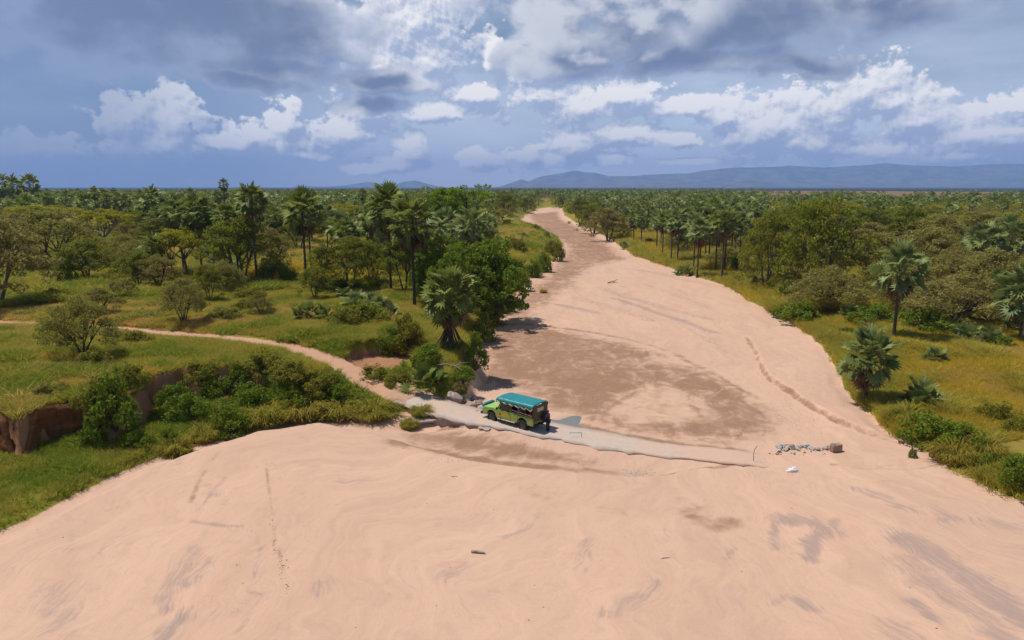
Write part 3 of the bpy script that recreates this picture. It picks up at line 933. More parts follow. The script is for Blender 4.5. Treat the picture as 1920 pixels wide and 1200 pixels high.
def tree_meshes(name, kind, seed, leaf, bark):
    """returns (trunk mesh, crown mesh); built about 1 unit = 1 metre, origin at the foot"""
    rg = np.random.default_rng(seed)
    tg, cg = Geo(), Geo()
    if kind == 'umbrella':                          # flat-topped acacia, 7 m
        Ht, Rc = 7.0, 4.6
        fork = np.array([rg.normal() * 0.2, rg.normal() * 0.2, 2.6 + rg.random() * 0.6])
        tg.tube(limb((0, 0, -0.3), fork, 0.05, 4, rg), [0.26, 0.21, 0.18, 0.17], 7)
        cl, rr = [], []
        for i in range(8):
            w = i * 2 * math.pi / 8 + rg.random() * 0.5
            rad = Rc * (0.25 + 0.6 * rg.random())
            tip = np.array([math.cos(w) * rad, math.sin(w) * rad, Ht - 0.9 - 0.12 * rad + rg.normal() * 0.2])
            tg.tube(limb(fork, tip, 0.12, 5, rg), [0.13, 0.10, 0.07, 0.05, 0.02], 5)
            for j in range(3):
                t2 = tip + np.array([rg.normal() * 0.9, rg.normal() * 0.9, 0.35 + rg.random() * 0.4])
                tg.tube(limb(tip * 0.75 + fork * 0.25, t2, 0.1, 3, rg), [0.05, 0.03, 0.012], 4)
        for i in range(74):
            w, q = rg.random() * 2 * math.pi, math.sqrt(rg.random())
            wob = 1 + 0.22 * math.sin(w * 3 + seed) + 0.12 * math.sin(w * 5 + 2 * seed)
            rad = q * Rc * wob
            cl.append((math.cos(w) * rad, math.sin(w) * rad, Ht - 0.55 * (rad / Rc) ** 2 * 1.6 + rg.normal() * 0.22 - (0.7 if rg.random() < 0.2 else 0)))
            rr.append((0.85, 0.85, 0.24))
        leaves_np(cg, cl, rr, 66, 0.32, 2.0, 1.2, rg, 0.3)
    elif kind == 'dome':                            # wide, low-branching acacia, 8 m
        Ht, Rc = 8.0, 5.6
        cl, rr = [], []
        for i in range(3):
            w0 = i * 2.1 + rg.random()
            base = np.array([math.cos(w0) * 0.25, math.sin(w0) * 0.25, -0.3])
            k1 = np.array([math.cos(w0) * 1.3, math.sin(w0) * 1.3, 2.4])
            tg.tube(limb(base, k1, 0.08, 4, rg), [0.25, 0.2, 0.17, 0.15], 7)
            for j in range(4):
                w = w0 + rg.normal() * 0.8
                rad = Rc * (0.3 + 0.6 * rg.random())
                tip = np.array([math.cos(w) * rad, math.sin(w) * rad, Ht * 0.9 - 0.5 * (rad / Rc) ** 2 * Ht * 0.6])
                tg.tube(limb(k1, tip, 0.1, 5, rg), [0.13, 0.1, 0.075, 0.05, 0.02], 5)
        for i in range(150):
            w, q = rg.random() * 2 * math.pi, rg.random() ** 0.6
            wob = 1 + 0.18 * math.sin(w * 3 + seed) + 0.1 * math.sin(w * 7 + seed)
            rad = q * Rc * wob
            top = Ht * math.sqrt(max(0.0, 1 - (0.82 * q) ** 2))
            z = top - (rg.random() ** 1.5) * 4.2 * (0.5 + 0.5 * q) + rg.normal() * 0.2
            cl.append((math.cos(w) * rad, math.sin(w) * rad, max(z, 1.1)))
            rr.append((0.95, 0.95, 0.42))
        leaves_np(cg, cl, rr, 66, 0.34, 1.9, 1.0, rg, 0.3)
    elif kind == 'thorn':                           # grey, half bare thorn tree, 5 m, twigs rather than leaves
        Ht, Rc = 5.0, 4.0
        cl, rr = [], []
        for i in range(5):
            w = i * 1.26 + rg.random() * 0.6
            k1 = np.array([math.cos(w) * 0.9, math.sin(w) * 0.9, 1.4 + rg.random() * 0.5])
            tg.tube(limb((0, 0, -0.3), k1, 0.12, 4, rg), [0.13, 0.11, 0.09, 0.08], 5)
            for j in range(5):
                w2 = w + rg.normal() * 0.6
                rad = Rc * (0.35 + 0.6 * rg.random())
                tip = np.array([math.cos(w2) * rad, math.sin(w2) * rad, Ht * (0.92 - 0.4 * (rad / Rc) ** 2) + rg.normal() * 0.2])
                tg.tube(limb(k1, tip, 0.14, 5, rg), [0.07, 0.05, 0.04, 0.025, 0.01], 4)
        for i in range(90):
            w, q = rg.random() * 2 * math.pi, math.sqrt(rg.random())
            wob = 1 + 0.2 * math.sin(w * 3 + seed) + 0.12 * math.sin(w * 5)
            rad = q * Rc * wob
            cl.append((math.cos(w) * rad, math.sin(w) * rad, Ht * (1 - 0.55 * q * q) - rg.random() ** 2 * 1.5 + rg.normal() * 0.15))
            rr.append((0.9, 0.9, 0.35))
        leaves_np(cg, cl, rr, 56, 0.42, 5.0, 0.7, rg, 0.2)
        leaves_np(cg, cl, rr, 36, 0.22, 1.8, 0.9, rg, 0.3)
    elif kind == 'broad':                           # dense round broadleaf, 9 m
        Ht, Rc = 9.0, 5.2
        tg.tube(limb((0, 0, -0.3), (0.2, 0.1, 2.2), 0.05, 4, rg), [0.4, 0.32, 0.28, 0.26], 8)
        cl, rr = [], []
        for i in range(9):
            w = i * 0.7 + rg.random() * 0.4
            rad = Rc * (0.35 + 0.4 * rg.random())
            tip = np.array([math.cos(w) * rad, math.sin(w) * rad, 3.5 + rg.random() * 4])
            tg.tube(limb((0.2, 0.1, 2.0), tip, 0.1, 5, rg), [0.2, 0.16, 0.11, 0.07, 0.03], 5)
        lobes = [(rg.normal(size=3) * np.array([2.4, 2.4, 1.5]) + np.array([0, 0, 5.4])) for _ in range(15)] + [np.array([0, 0, 7.2]), np.array([0, 0, 5.0]), np.array([1.9, -1.4, 2.6]), np.array([-2.1, -1.3, 2.5]), np.array([0, 2.2, 2.6]), np.array([0.2, -2.4, 2.4]), np.array([2.6, 0.8, 2.8]), np.array([-2.6, 0.9, 2.7])]
        for lo in lobes:
            lo[:2] *= min(1.0, 3.6 / (math.hypot(lo[0], lo[1]) + 1e-6))
            lo[2] = min(max(lo[2], 2.3), 7.4)
            for i in range(12):
                d = unit(rg.normal(size=3))
                cl.append(lo + d * np.array([1.75, 1.75, 1.3]) * (0.7 + 0.4 * rg.random()))
                rr.append((0.6, 0.6, 0.38))
        cl = np.array(cl)
        cl[:, 2] = np.maximum(cl[:, 2], 0.9)
        leaves_np(cg, cl, rr, 56, 0.32, 1.7, 0.8, rg, 0.4, 0.3)
    return tg.mesh(name + '_trunk', bark, True), cg.mesh(name + '_crown', leaf)


def bush_meshes(name, seed, leaf, bark, style='round', per=58, size=0.17):
    """leafy shrub about 2 m high and 3 m wide"""
    rg = np.random.default_rng(seed)
    tg, cg = Geo(), Geo()
    cl, rr = [], []
    n = 60
    for i in range(n):
        w, q = rg.random() * 2 * math.pi, math.sqrt(rg.random())
        wob = 1 + 0.25 * math.sin(w * 2 + seed) + 0.15 * math.sin(w * 5 + seed)
        x, y = math.cos(w) * q * 1.35 * wob, math.sin(w) * q * 1.35 * wob
        top = 1.75 * (1 - 0.62 * q ** 3) * (0.80 + 0.15 * math.sin(3 * x + seed) * math.cos(2.6 * y + seed) + 0.20 * rg.random())
        z = max(0.12, top - rg.random() ** 2 * 1.3)
        cl.append((x, y, z))
        k2 = 0.6 + 0.6 * rg.random()
        rr.append((0.40 * k2, 0.40 * k2, 0.30 * k2))
        if i % 4 == 0:
            tg.tube(limb((x * 0.15, y * 0.15, -0.15), (x, y, z), 0.12, 4, rg), [0.045, 0.035, 0.025, 0.012], 4)
    if style == 'twiggy':
        leaves_np(cg, cl, rr, per, size * 1.7, 5.0, 0.3, rg, 0.2)
        leaves_np(cg, cl, rr, per // 2, size, 1.8, 0.4, rg, 0.3)
    else:
        leaves_np(cg, cl, rr, per, size, 1.9, 0.5, rg, 0.35)
    return tg.mesh(name + '_stem', bark, True), cg.mesh(name + '_crown', leaf)


def fan_leaf(geo, M4, L, rb, fold, seg=16, seed=0, droop=0.25, spread=2.2, lv=None):
    """one palmate leaf: stalk of length L along +X then a pleated fan of radius rb; fold lifts its sides"""
    rg = np.random.default_rng(seed)
    lv = rg.random() if lv is None else lv
    V, Q, T = [], [], []

    def put(p):
        V.append(p)
        return len(V) - 1
    # stalk, sagging a little
    st = [(L * t, 0, -0.12 * L * t * t) for t in (0, 0.5, 1.0)]
    for i in range(3):
        w = 0.040 - 0.012 * i
        put((st[i][0], w, st[i][2])), put((st[i][0], -w, st[i][2])), put((st[i][0], 0, st[i][2] - w))
    for i in range(2):
        for a_, b_ in ((0, 1), (1, 2), (2, 0)):
            Q.append((i * 3 + a_, i * 3 + b_, (i + 1) * 3 + b_, (i + 1) * 3 + a_))
    hz = st[2][2]
    h = put((L, 0, hz))
    ring1, ring2, tip = [], [], []
    for i in range(2 * seg + 1):
        a = (i / (2 * seg) - 0.5) * 2 * spread
        c, s = math.cos(a), math.sin(a)
        pl = (0.06 if i % 2 else -0.06) * rb
        rj = rb * (1 - 0.10 * abs(a) / spread)

        def lift(r):
            return abs(s) * r * fold - droop * (r / rb) ** 2 * rb * (0.5 + 0.5 * c)
        r1 = rj * (0.52 if seg > 4 else 0.7)
        ring1.append(put((L + c * r1, s * r1 * (1 - fold * 0.25), hz + lift(r1) + pl)))
    for i in range(2 * seg):
        T.append((h, ring1[i], ring1[i + 1]))
    # pointed free tips, one to a segment
    for i in range(0, 2 * seg, 2):
        a = ((i + 1) / (2 * seg) - 0.5) * 2 * spread + rg.normal() * 0.03
        c, s = math.cos(a), math.sin(a)
        rj = rb * (1 - 0.10 * abs(a) / spread) * (0.92 + 0.16 * rg.random())
        z = hz + abs(s) * rj * fold - droop * rb * (0.5 + 0.5 * c) - 0.10 * rb * rg.random()
        t_ = put((L + c * rj, s * rj * (1 - fold * 0.25), z))
        T.append((ring1[i], t_, ring1[i + 1]))
        T.append((ring1[i + 1], t_, ring1[i + 2]))
    V = np.array(V)
    if M4 is not None:
        A = np.array(M4)
        V = V @ A[:3, :3].T + A[:3, 3]
    geo.add(V, Q, T, lv)


def leaf_matrix(az, pitch, roll=0.0, z=0.0, out=0.12, scale=1.0):
    """leaf base on the stem at height z, pointing az, raised by pitch"""
    m = Matrix.Translation((math.cos(az) * out, math.sin(az) * out, z)) @ Matrix.Rotation(az, 4, 'Z') @ Matrix.Rotation(-pitch, 4, 'Y') @ Matrix.Rotation(roll, 4, 'X')
    return m @ Matrix.Scale(scale, 4)


def frond_layout(rg, n_live, n_dead, hi=1.45, lo=-0.85):
    """(matrix, dead?) for each leaf of a fan palm's crown, stem top at z = 0"""
    res = []
    for i in range(n_live):
        t = (i + 0.5) / n_live
        az = i * 2.39996 + rg.normal() * 0.15
        pitch = hi + (lo - hi) * t + rg.normal() * 0.12
        res.append((leaf_matrix(az, pitch, rg.normal() * 0.5, 0.25 - 0.65 * t, 0.12, 0.78 + 0.36 * rg.random()), False))
    for i in range(n_dead):
        az = i * 2.39996 + rg.normal() * 0.4
        pitch = -0.85 - 0.6 * rg.random()
        res.append((leaf_matrix(az, pitch, rg.normal() * 0.6, -0.55 - 0.7 * rg.random(), 0.16, 0.75 + 0.25 * rg.random()), True))
    return res


LEAF, DEADLEAF = {}, {}


def make_leaf_meshes():
    for mk in ('palm', 'palm_blue'):
        LEAF[mk] = []
        for i in range(5):
            g = Geo()
            fan_leaf(g, None, 1.45, 1.04, 0.22 + 0.16 * i, 13, 40 + i, 0.12 + 0.11 * i, 2.15, lv=(0.1, 0.75, 0.3, 0.95, 0.5)[i])
            LEAF[mk].append(g.mesh('palm_frond', M[mk]))
    DEADLEAF['d'] = []
    for i in range(4):
        g = Geo()
        fan_leaf(g, None, 0.95, 1.05, 1.1 + 0.25 * i, 9, 60 + i, 0.5, 1.3, lv=0.2 + 0.2 * i)
        DEADLEAF['d'].append(g.mesh('dead_palm_frond', M['palm_dead']))


def crown_mesh(name, seed, mk, n_live=42, n_dead=12, seg=6):
    rg = np.random.default_rng(seed)
    g, gd = Geo(), Geo()
    for mtx, dead in frond_layout(rg, n_live, n_dead):
        if dead:
            fan_leaf(gd, mtx, 0.95, 1.05, 1.3, 4, int(rg.integers(1e6)), 0.5, 1.3)
        else:
            fan_leaf(g, mtx, 1.45, 1.03, 0.25 + 0.65 * rg.random(), seg, int(rg.integers(1e6)), 0.12 + 0.5 * rg.random(), 2.1)
    return g.mesh(name, M[mk]), (gd.mesh('dead_fronds', M['palm_dead']) if n_dead else None)


def palm_trunk_mesh(name, seed, mat, h=1.0, ra=0.17, rb=0.14):
    """unit-height trunk with a thicker foot, slightly curved; scaled in z for each palm"""
    rg = np.random.default_rng(seed)
    zs = np.linspace(-0.02, 1.0, 9)
    lean = rg.normal(size=2) * 0.02
    pts = [(lean[0] * math.sin(z * 2.2) * 8 * h * 0.12, lean[1] * math.sin(z * 2.2) * 8 * h * 0.12, z) for z in zs]
    rad = [ra * (1.45 if i == 0 else 1.12 if i == 1 else 1.0) + (rb - ra) * z for i, z in enumerate(zs)]
    g = Geo()
    V, Q = tube_np(pts, rad, 9)
    g.add(V, Q)
    return g.mesh(name, mat, True)
# ------------------------------------------------------------------ placing plants
def top_height(py, x, y, z):
    """height above z of something that stands at x, y and reaches up to photo row py"""
    v = (py - 600) / FPX
    p = R(PITCH)
    dy, dz = math.cos(p) - v * math.sin(p), -math.sin(p) - v * math.cos(p)
    return CAMZ + dz * (y / dy) - z


def px_m(x, y, z):
    """metres to one photo pixel at that place"""
    p = R(PITCH)
    return (y * math.cos(p) + (CAMZ - z) * math.sin(p)) / FPX


SIGHT = []            # (bearing, half width, distance) of plants that stand in plain view
MARKS = []            # (short description, x, y) of plants and things that labels may refer to
KEEP = []             # (x, y, radius) already occupied
make_leaf_meshes()
TRUNKS = [palm_trunk_mesh('palm_trunk', 70 + i, M['palm_trunk' if i % 2 else 'palm_trunk_dark']) for i in range(4)]
CROWNS = {mk: [crown_mesh('palm_crown', 80 + i, mk, 42, 14, 6) for i in range(3)] for mk in ('palm', 'palm_blue')}
prg = np.random.default_rng(77)


def fan_palm(x, y, z, h, w, label, group=None, mk='palm', fronds=True, dark=False, dead=10, n=32, name='fan_palm', cat='palm tree', mark=None):
    """stem of height h under a crown w metres wide"""
    o = empty(name, (x, y, z), prg.random() * 6.28)
    tag(o, label, cat, group)
    s = w / 4.9
    hs = max(h - 1.35 * s, 0.15)
    t = obj('trunk', TRUNKS[int(prg.integers(2)) * 2 + (0 if dark else 1)], o)
    t.scale = (1.0 + 0.05 * s, 1.0 + 0.05 * s, hs)
    base = Matrix.Translation((0, 0, hs)) @ Matrix.Scale(s, 4)
    if fronds:
        for mtx, isdead in frond_layout(prg, n, dead):
            me = DEADLEAF['d'][int(prg.integers(4))] if isdead else LEAF[mk][int(prg.integers(5))]
            f = bpy.data.objects.new('dead_frond' if isdead else 'frond', me)
            C.objects.link(f)
            f.parent = o
            f.matrix_local = base @ mtx
    else:
        c, d = CROWNS[mk][int(prg.integers(3))]
        for nm, me in (('crown', c), ('dead_fronds', d)):
            f = obj(nm, me, o)
            f.location = (0, 0, hs)
            f.scale = (s, s, s)
    KEEP.append((x, y, 1.2))
    if mark:
        MARKS.append((mark, x, y))
    return o


def bush_palm(x, y, z, w, h, label, group=None, mk='palm', fronds=True, n=15, dead=6, mark=None):
    """trunkless fan palm: a rosette of upright leaves with dead ones lying round its foot"""
    o = empty('bush_palm', (x, y, z), prg.random() * 6.28)
    tag(o, label, 'bush palm', group)
    s = w / 4.6
    base = Matrix.Translation((0, 0, 0.05)) @ Matrix.Scale(s, 4)
    if not fronds:
        c, d = BUSHPALM[mk][int(prg.integers(2))]
        f = obj('crown', c, o)
        f.scale = (s, s, s)
    else:
        for mtx, isdead in frond_layout(prg, n, dead, 1.4, 0.30):
            if isdead:
                mtx = leaf_matrix(prg.random() * 6.28, -0.25 + 0.3 * prg.random(), 0, 0.5, 0.2, 0.8)
            me = DEADLEAF['d'][int(prg.integers(4))] if isdead else LEAF[mk][int(prg.integers(5))]
            f = bpy.data.objects.new('dead_frond' if isdead else 'frond', me)
            C.objects.link(f)
            f.parent = o
            f.matrix_local = base @ mtx
    KEEP.append((x, y, w * 0.4))
    if mark:
        MARKS.append((mark, x, y))
    return o


def bushpalm_mesh(seed, mk):
    rg = np.random.default_rng(seed)
    g = Geo()
    for mtx, dead in frond_layout(rg, 15, 0, 1.4, 0.25):
        fan_leaf(g, mtx, 1.15, 1.25, 0.25 + 0.5 * rg.random(), 7, int(rg.integers(1e6)), 0.1 + 0.3 * rg.random(), 2.05)
    return g.mesh('bush_palm_crown', M[mk]), None


BUSHPALM = {mk: [bushpalm_mesh(300 + i, mk) for i in range(2)] for mk in ('palm', 'palm_blue')}
TREES = {
    'umbrella': ([tree_meshes('umbrella', 'umbrella', 100 + i, M['acacia'], M['bark']) for i in range(3)], 7.0, 4.9),
    'dome': ([tree_meshes('dome', 'dome', 110 + i, M['acacia_dark'], M['bark']) for i in range(3)], 8.0, 6.0),
    'thorn': ([tree_meshes('thorn', 'thorn', 120 + i, M['thorn'], M['bark_dark']) for i in range(3)], 5.2, 4.4),
    'broad': ([tree_meshes('broad', 'broad', 130 + i, M['broad'], M['bark_dark']) for i in range(3)], 9.2, 5.6),
    'bright': ([tree_meshes('bright', 'broad', 140, M['bright'], M['bark_dark'])], 9.2, 5.6),
    'greydome': ([tree_meshes('greydome', 'dome', 150 + i, M['thorn'], M['bark']) for i in range(2)], 8.0, 6.0),
}
BUSHES = {
    'bush': [bush_meshes('bush', 200 + i, M['bush'], M['bark_dark']) for i in range(3)],
    'green': [bush_meshes('green_bush', 210 + i, M['bush_green'], M['bark_dark']) for i in range(3)],
    'dark': [bush_meshes('dark_bush', 220 + i, M['broad'], M['bark_dark']) for i in range(2)],
    'grey': [bush_meshes('grey_bush', 230 + i, M['thorn'], M['bark_dark'], 'twiggy') for i in range(3)],
    'straw': [bush_meshes('straw_tussock', 240 + i, M['straw'], M['bark_dark'], 'twiggy', 60, 0.2) for i in range(2)],
}


def tussock(seed):
    """thick clump of long arching grass, about 1.2 m high and 3 m wide"""
    rg = np.random.default_rng(seed)
    V, T, n = [], [], 1500
    for i in range(n):
        a, r = rg.random() * 6.283, 1.25 * math.sqrt(rg.random()) * (1 + 0.25 * math.sin(3 * i))
        b = np.array([math.cos(a) * r, math.sin(a) * r, 0.0])
        hh = (0.75 + 0.55 * rg.random()) * (1.25 - 0.45 * r) * (0.8 + 0.35 * math.sin(4 * b[0] + seed) * math.cos(4 * b[1]))
        d = np.array([math.cos(a), math.sin(a), 0]) * (0.25 + 0.5 * rg.random()) * hh + np.append(rg.normal(size=2) * 0.16, 0)
        sd = unit(np.array([rg.normal(), rg.normal(), 0.0])) * 0.026
        m1, m2 = b + d * 0.35 + np.array([0, 0, hh * 0.7]), b + d * 1.0 + np.array([0, 0, hh])
        m3 = b + d * 1.75 + np.array([0, 0, hh * 0.72])
        k_ = len(V)
        V += [b - sd, b + sd, m1 - sd, m1 + sd, m2 - sd * 0.7, m2 + sd * 0.7, m3]
        T += [(k_, k_ + 1, k_ + 3), (k_, k_ + 3, k_ + 2), (k_ + 2, k_ + 3, k_ + 5), (k_ + 2, k_ + 5, k_ + 4), (k_ + 4, k_ + 5, k_ + 6)]
    g = Geo().add(np.array(V), None, T, np.repeat(rg.random(n), 7))
    return g.mesh('grass_blades', M['straw'])


STEMCLUMP = Geo().tube([(0, 0, -0.1), (0.05, 0, 0.25)], [0.3, 0.15], 6).mesh('root_clump', M['bark_dark'])
BUSHES['straw'] = [(STEMCLUMP, tussock(240 + i)) for i in range(3)]
NAMES = {'umbrella': ('acacia_tree', 'tree'), 'dome': ('acacia_tree', 'tree'), 'thorn': ('thorn_tree', 'tree'), 'broad': ('broadleaf_tree', 'tree'), 'bright': ('broadleaf_tree', 'tree'), 'greydome': ('thorn_tree', 'tree')}


def tree(kind, x, y, z, h, w, label, group=None, mark=None, depth=None, rz=None, k_=None):
    protos, ph, pr = TREES[kind]
    nm, cat = NAMES[kind]
    o = empty(nm, (x, y, z), prg.random() * 6.28 if rz is None else rz)
    tag(o, label, cat, group)
    t, c = protos[int(prg.integers(len(protos))) if k_ is None else k_]
    sx = w / (2 * pr)
    for n_, me in (('trunk', t), ('crown', c)):
        q = obj(n_, me, o)
        q.scale = (sx, sx if depth is None else depth / (2 * pr), h / ph)
    KEEP.append((x, y, w * 0.36))
    if mark:
        MARKS.append((mark, x, y))
    return o


def bush(kind, x, y, z, h, w, label, group=None, mark=None, name='bush', cat='bush'):
    p = BUSHES[kind]
    o = empty(name, (x, y, z), prg.random() * 6.28)
    tag(o, label, cat, group)
    t, c = p[int(prg.integers(len(p)))]
    for n_, me in (('stem', t), ('crown', c)):
        q = obj(n_, me, o)
        q.scale = (w / 3.3, w / 3.3, h / (1.75 if kind == 'straw' else 1.95))
    KEEP.append((x, y, w * 0.33))
    if mark:
        MARKS.append((mark, x, y))
    return o


def spot_of(px, py, top, wpx, z0=3.0):
    x, y, z = onland(px, py, z0)
    return x, y, z, max(top_height(top, x, y, z), 0.4), wpx * px_m(x, y, z)


# ---- tall fan palms one can tell apart: foot pixel, top row, crown width in pixels
TALL = [
    (482, 533, 356, 62, 'tall slender fan palm with two hanging dead leaves under its small crown', 'slender palm with hanging leaves'),
    (575, 542, 372, 84, 'tall fan palm with brown leaf skirt above the dark trunk, beside orange grass', 'tall palm beside orange grass'),
    (583, 508, 392, 50, 'thin trunked fan palm half hidden behind the tall palm beside orange grass', None),
    (733, 545, 364, 92, 'tallest fan palm, grey smooth trunk and red-brown skirt, before the dark trees', 'tallest palm with grey trunk'),
    (777, 574, 388, 100, 'tall fan palm with thick grey trunk and rust-red skirt beside the dark trees', 'palm with rust-red skirt'),
    (380, 521, 377, 70, 'fan palm rising behind the flat-topped yellow-green acacia on thin grey trunk', 'palm behind flat-topped acacia'),
    (345, 512, 380, 70, 'twin fan palm leaning towards its neighbour above the yellow-green acacia', None),
    (434, 532, 393, 52, 'fan palm with straight dark trunk standing before the dark green acacia', 'dark-trunked palm'),
    (282, 442, 372, 52, 'fan palm with heavy brown leaf skirt in the pair of thick palms', 'pair of thick skirted palms'),
    (291, 444, 360, 50, 'taller fan palm of the pair with thick dark skirts reaching low', None),
    (247, 442, 396, 40, 'short fan palm with ragged skirt standing alone before the thick skirted pair', None),
    (640, 500, 408, 64, 'fan palm with spreading blue-green crown behind the row of small acacias', 'spreading palm behind small acacias'),
    (655, 505, 420, 60, 'low fan palm with shining leaves beneath the spreading palm', None),
    (700, 500, 392, 56, 'fan palm between the spreading palm and the tallest grey-trunked palm', None),
    (615, 470, 392, 50, 'fan palm in the thicket behind the tall palm beside orange grass', None),
    (838, 480, 402, 70, 'fan palm with silvery upper leaves between the bright green tree and dark trees', 'silvery-leaved palm'),
    (889, 500, 402, 76, 'fan palm with silvery drooping leaves and dark trunk rising from broadleaf trees', 'silvery palm over broadleaf trees'),
    (860, 495, 420, 56, 'smaller fan palm squeezed between two silvery palms', None),
    (200, 430, 372, 48, 'fan palm with pale shining leaves in the dense western palm thicket', None),
    (165, 425, 368, 50, 'fan palm with broad crown low in the dense western palm thicket', None),
    (62, 402, 334, 42, 'high fan palm breaking the skyline at the western edge of the thicket', 'skyline palm of western thicket'),
    (30, 402, 337, 42, 'second high fan palm breaking the skyline beside the western skyline palm', None),
    (4, 408, 332, 46, 'fan palm with pale leaf stalks at the very end of the western skyline', None),
    (52, 424, 372, 52, 'stout fan palm with black skirt below the skyline palms', None),
    (95, 416, 372, 46, 'stout fan palm beside the black-skirted palm below the skyline palms', None),
    (130, 408, 365, 40, 'fan palm with yellowing leaves in front of the low green thicket', None),
    (322, 452, 385, 44, 'fan palm between the skirted pair and the twin palms', None),
    (520, 470, 395, 44, 'fan palm behind the dark green acacia with round small crown', None),
    (425, 420, 340, 22, 'lone round-headed palm standing highest on the skyline of the woodland', 'lone skyline palm'),
    # grove on the right bank
    (1188, 452, 400, 34, 'fan palm standing alone at the upstream end of the river grove', 'upstream end of river grove'),
    (1202, 458, 402, 34, 'fan palm second from the upstream end of the river grove', None),
    (1231, 468, 400, 40, 'fan palm with lit trunk in the open yellow grass of the grove', None),
    (1239, 461, 398, 36, 'fan palm close behind the lit-trunked palm in the grove', None),
    (1242, 480, 405, 38, 'short fan palm on the grassy bank edge before the upstream palms', None),
    (1258, 491, 408, 42, 'fan palm with narrow crown beside the bank bush palm', None),
    (1270, 492, 400, 46, 'fan palm just inside the grove behind the bank bush palm', None),
    (1287, 478, 398, 42, 'fan palm deep in the middle of the river grove', None),
    (1300, 508, 412, 50, 'fan palm with twin neighbour close behind at the grove edge', 'twin palms at grove edge'),
    (1307, 521, 420, 52, 'frontmost fan palm on the bank edge with peeling pale skirt', 'frontmost palm of grove'),
    (1312, 492, 396, 44, 'fan palm standing behind the frontmost palm in the grove', None),
    (1322, 486, 392, 42, 'dark-trunked fan palm in the shaded heart of the grove', None),
    (1329, 492, 398, 44, 'straight fan palm next to the dark-trunked palm of the grove', None),
    (1341, 510, 404, 50, 'fan palm with full skirt beside the whitish-skirted palm', None),
    (1346, 494, 390, 46, 'fan palm hidden behind the full-skirted palm of the grove', None),
    (1353, 523, 402, 54, 'fan palm with whitish dead skirt on the bank edge', 'white-skirted palm'),
    (1358, 508, 396, 48, 'fan palm touching crowns with the white-skirted palm', None),
    (1370, 496, 388, 44, 'tall fan palm at the back of the grove near the wide acacia', None),
    (1385, 510, 408, 56, 'fan palm with bare straight trunk next to the wide acacia', 'bare-trunked palm by acacia'),
    (1139, 446, 398, 26, 'fan palm in the clump by the grey riverside acacia', None),
    (1147, 448, 400, 28, 'fan palm at the outer side of the clump by the riverside acacia', None),
    (1335, 470, 378, 40, 'fan palm showing only its crown above the middle of the grove', None),
    (1300, 465, 382, 40, 'fan palm showing its crown above the upstream part of the grove', None),
    # single palms on the right
    (1675, 638, 478, 100, 'large fan palm with thick dark skirt standing over golden grass', 'large palm over golden grass'),
    (1866, 602, 520, 60, 'fan palm with bare black trunk beyond the golden grass', 'black-trunked palm'),
    (1912, 640, 518, 110, 'big fan palm with pale dead skirt on the eastern edge of the grass', 'pale-skirted eastern palm'),
    (1842, 502, 432, 78, 'fan palm with bluish crown rising low from the brown thorn scrub', 'bluish palm in thorn scrub'),
    (1890, 500, 422, 84, 'broad fan palm with brown dead leaves beside the bluish palm in scrub', None),
]
for px, py, top, wp, lab, mark in TALL:
    x, y, z, h, w = spot_of(px, py, top, wp)
    right = px > 1000
    SIGHT.append((math.atan2(x, y), 0.5 * w / y, y))
    fan_palm(x, y, z, h, w, lab, 'fan palms that stand out from the woodland', 'palm_blue' if (right and px % 3) or 'silver' in lab or 'blu' in lab else 'palm', fronds=y < 165, dark=('dark' in lab or 'black' in lab or 300 < px - 1000 < 400),
             dead=18 if 'skirt' in lab else 10, n=52 if y < 120 else 40, mark=mark)

# ---- the two stout palms near the river
x, y, z, h, w = spot_of(845, 655, 527, 108, 2.0)
fan_palm(x, y, z, h, w, 'fan palm with shining rounded crown and black leaf-stalk skirt on the river bend', 'fan palms that stand out from the woodland', 'palm', True, True, 18, 62, mark='fan palm on the river bend')
sk = empty('leaf_stalk_skirt', (x, y, z))
bpy.data.objects.remove(sk)
KEEP.append((x, y, 2))
g = Geo()
for i in range(46):
    a = i * 2.4
    r0, r1 = 0.25, 0.9 + 0.5 * random.random()
    zt = 2.2 + 0.5 * random.random()
    g.tube([(math.cos(a) * r0, math.sin(a) * r0, zt), (math.cos(a) * r1 * .7, math.sin(a) * r1 * .7, zt * 0.45), (math.cos(a) * r1 * 1.3, math.sin(a) * r1 * 1.3, 0.1)], [0.05, 0.045, 0.02], 4)
root = [o for o in C.objects if o.get('label', '').startswith('fan palm with shining rounded crown')][0]
obj('stalk_skirt', g.mesh('stalk_skirt', M['bark_dark']), root)
x, y, z, h, w = spot_of(1622, 752, 640, 108, 1.5)
fan_palm(x, y, z, h, w, 'stocky grey-green fan palm with drooping brown skirt at the sand edge', 'fan palms that stand out from the woodland', 'palm_blue', True, True, 34, 62, mark='stocky palm at sand edge')

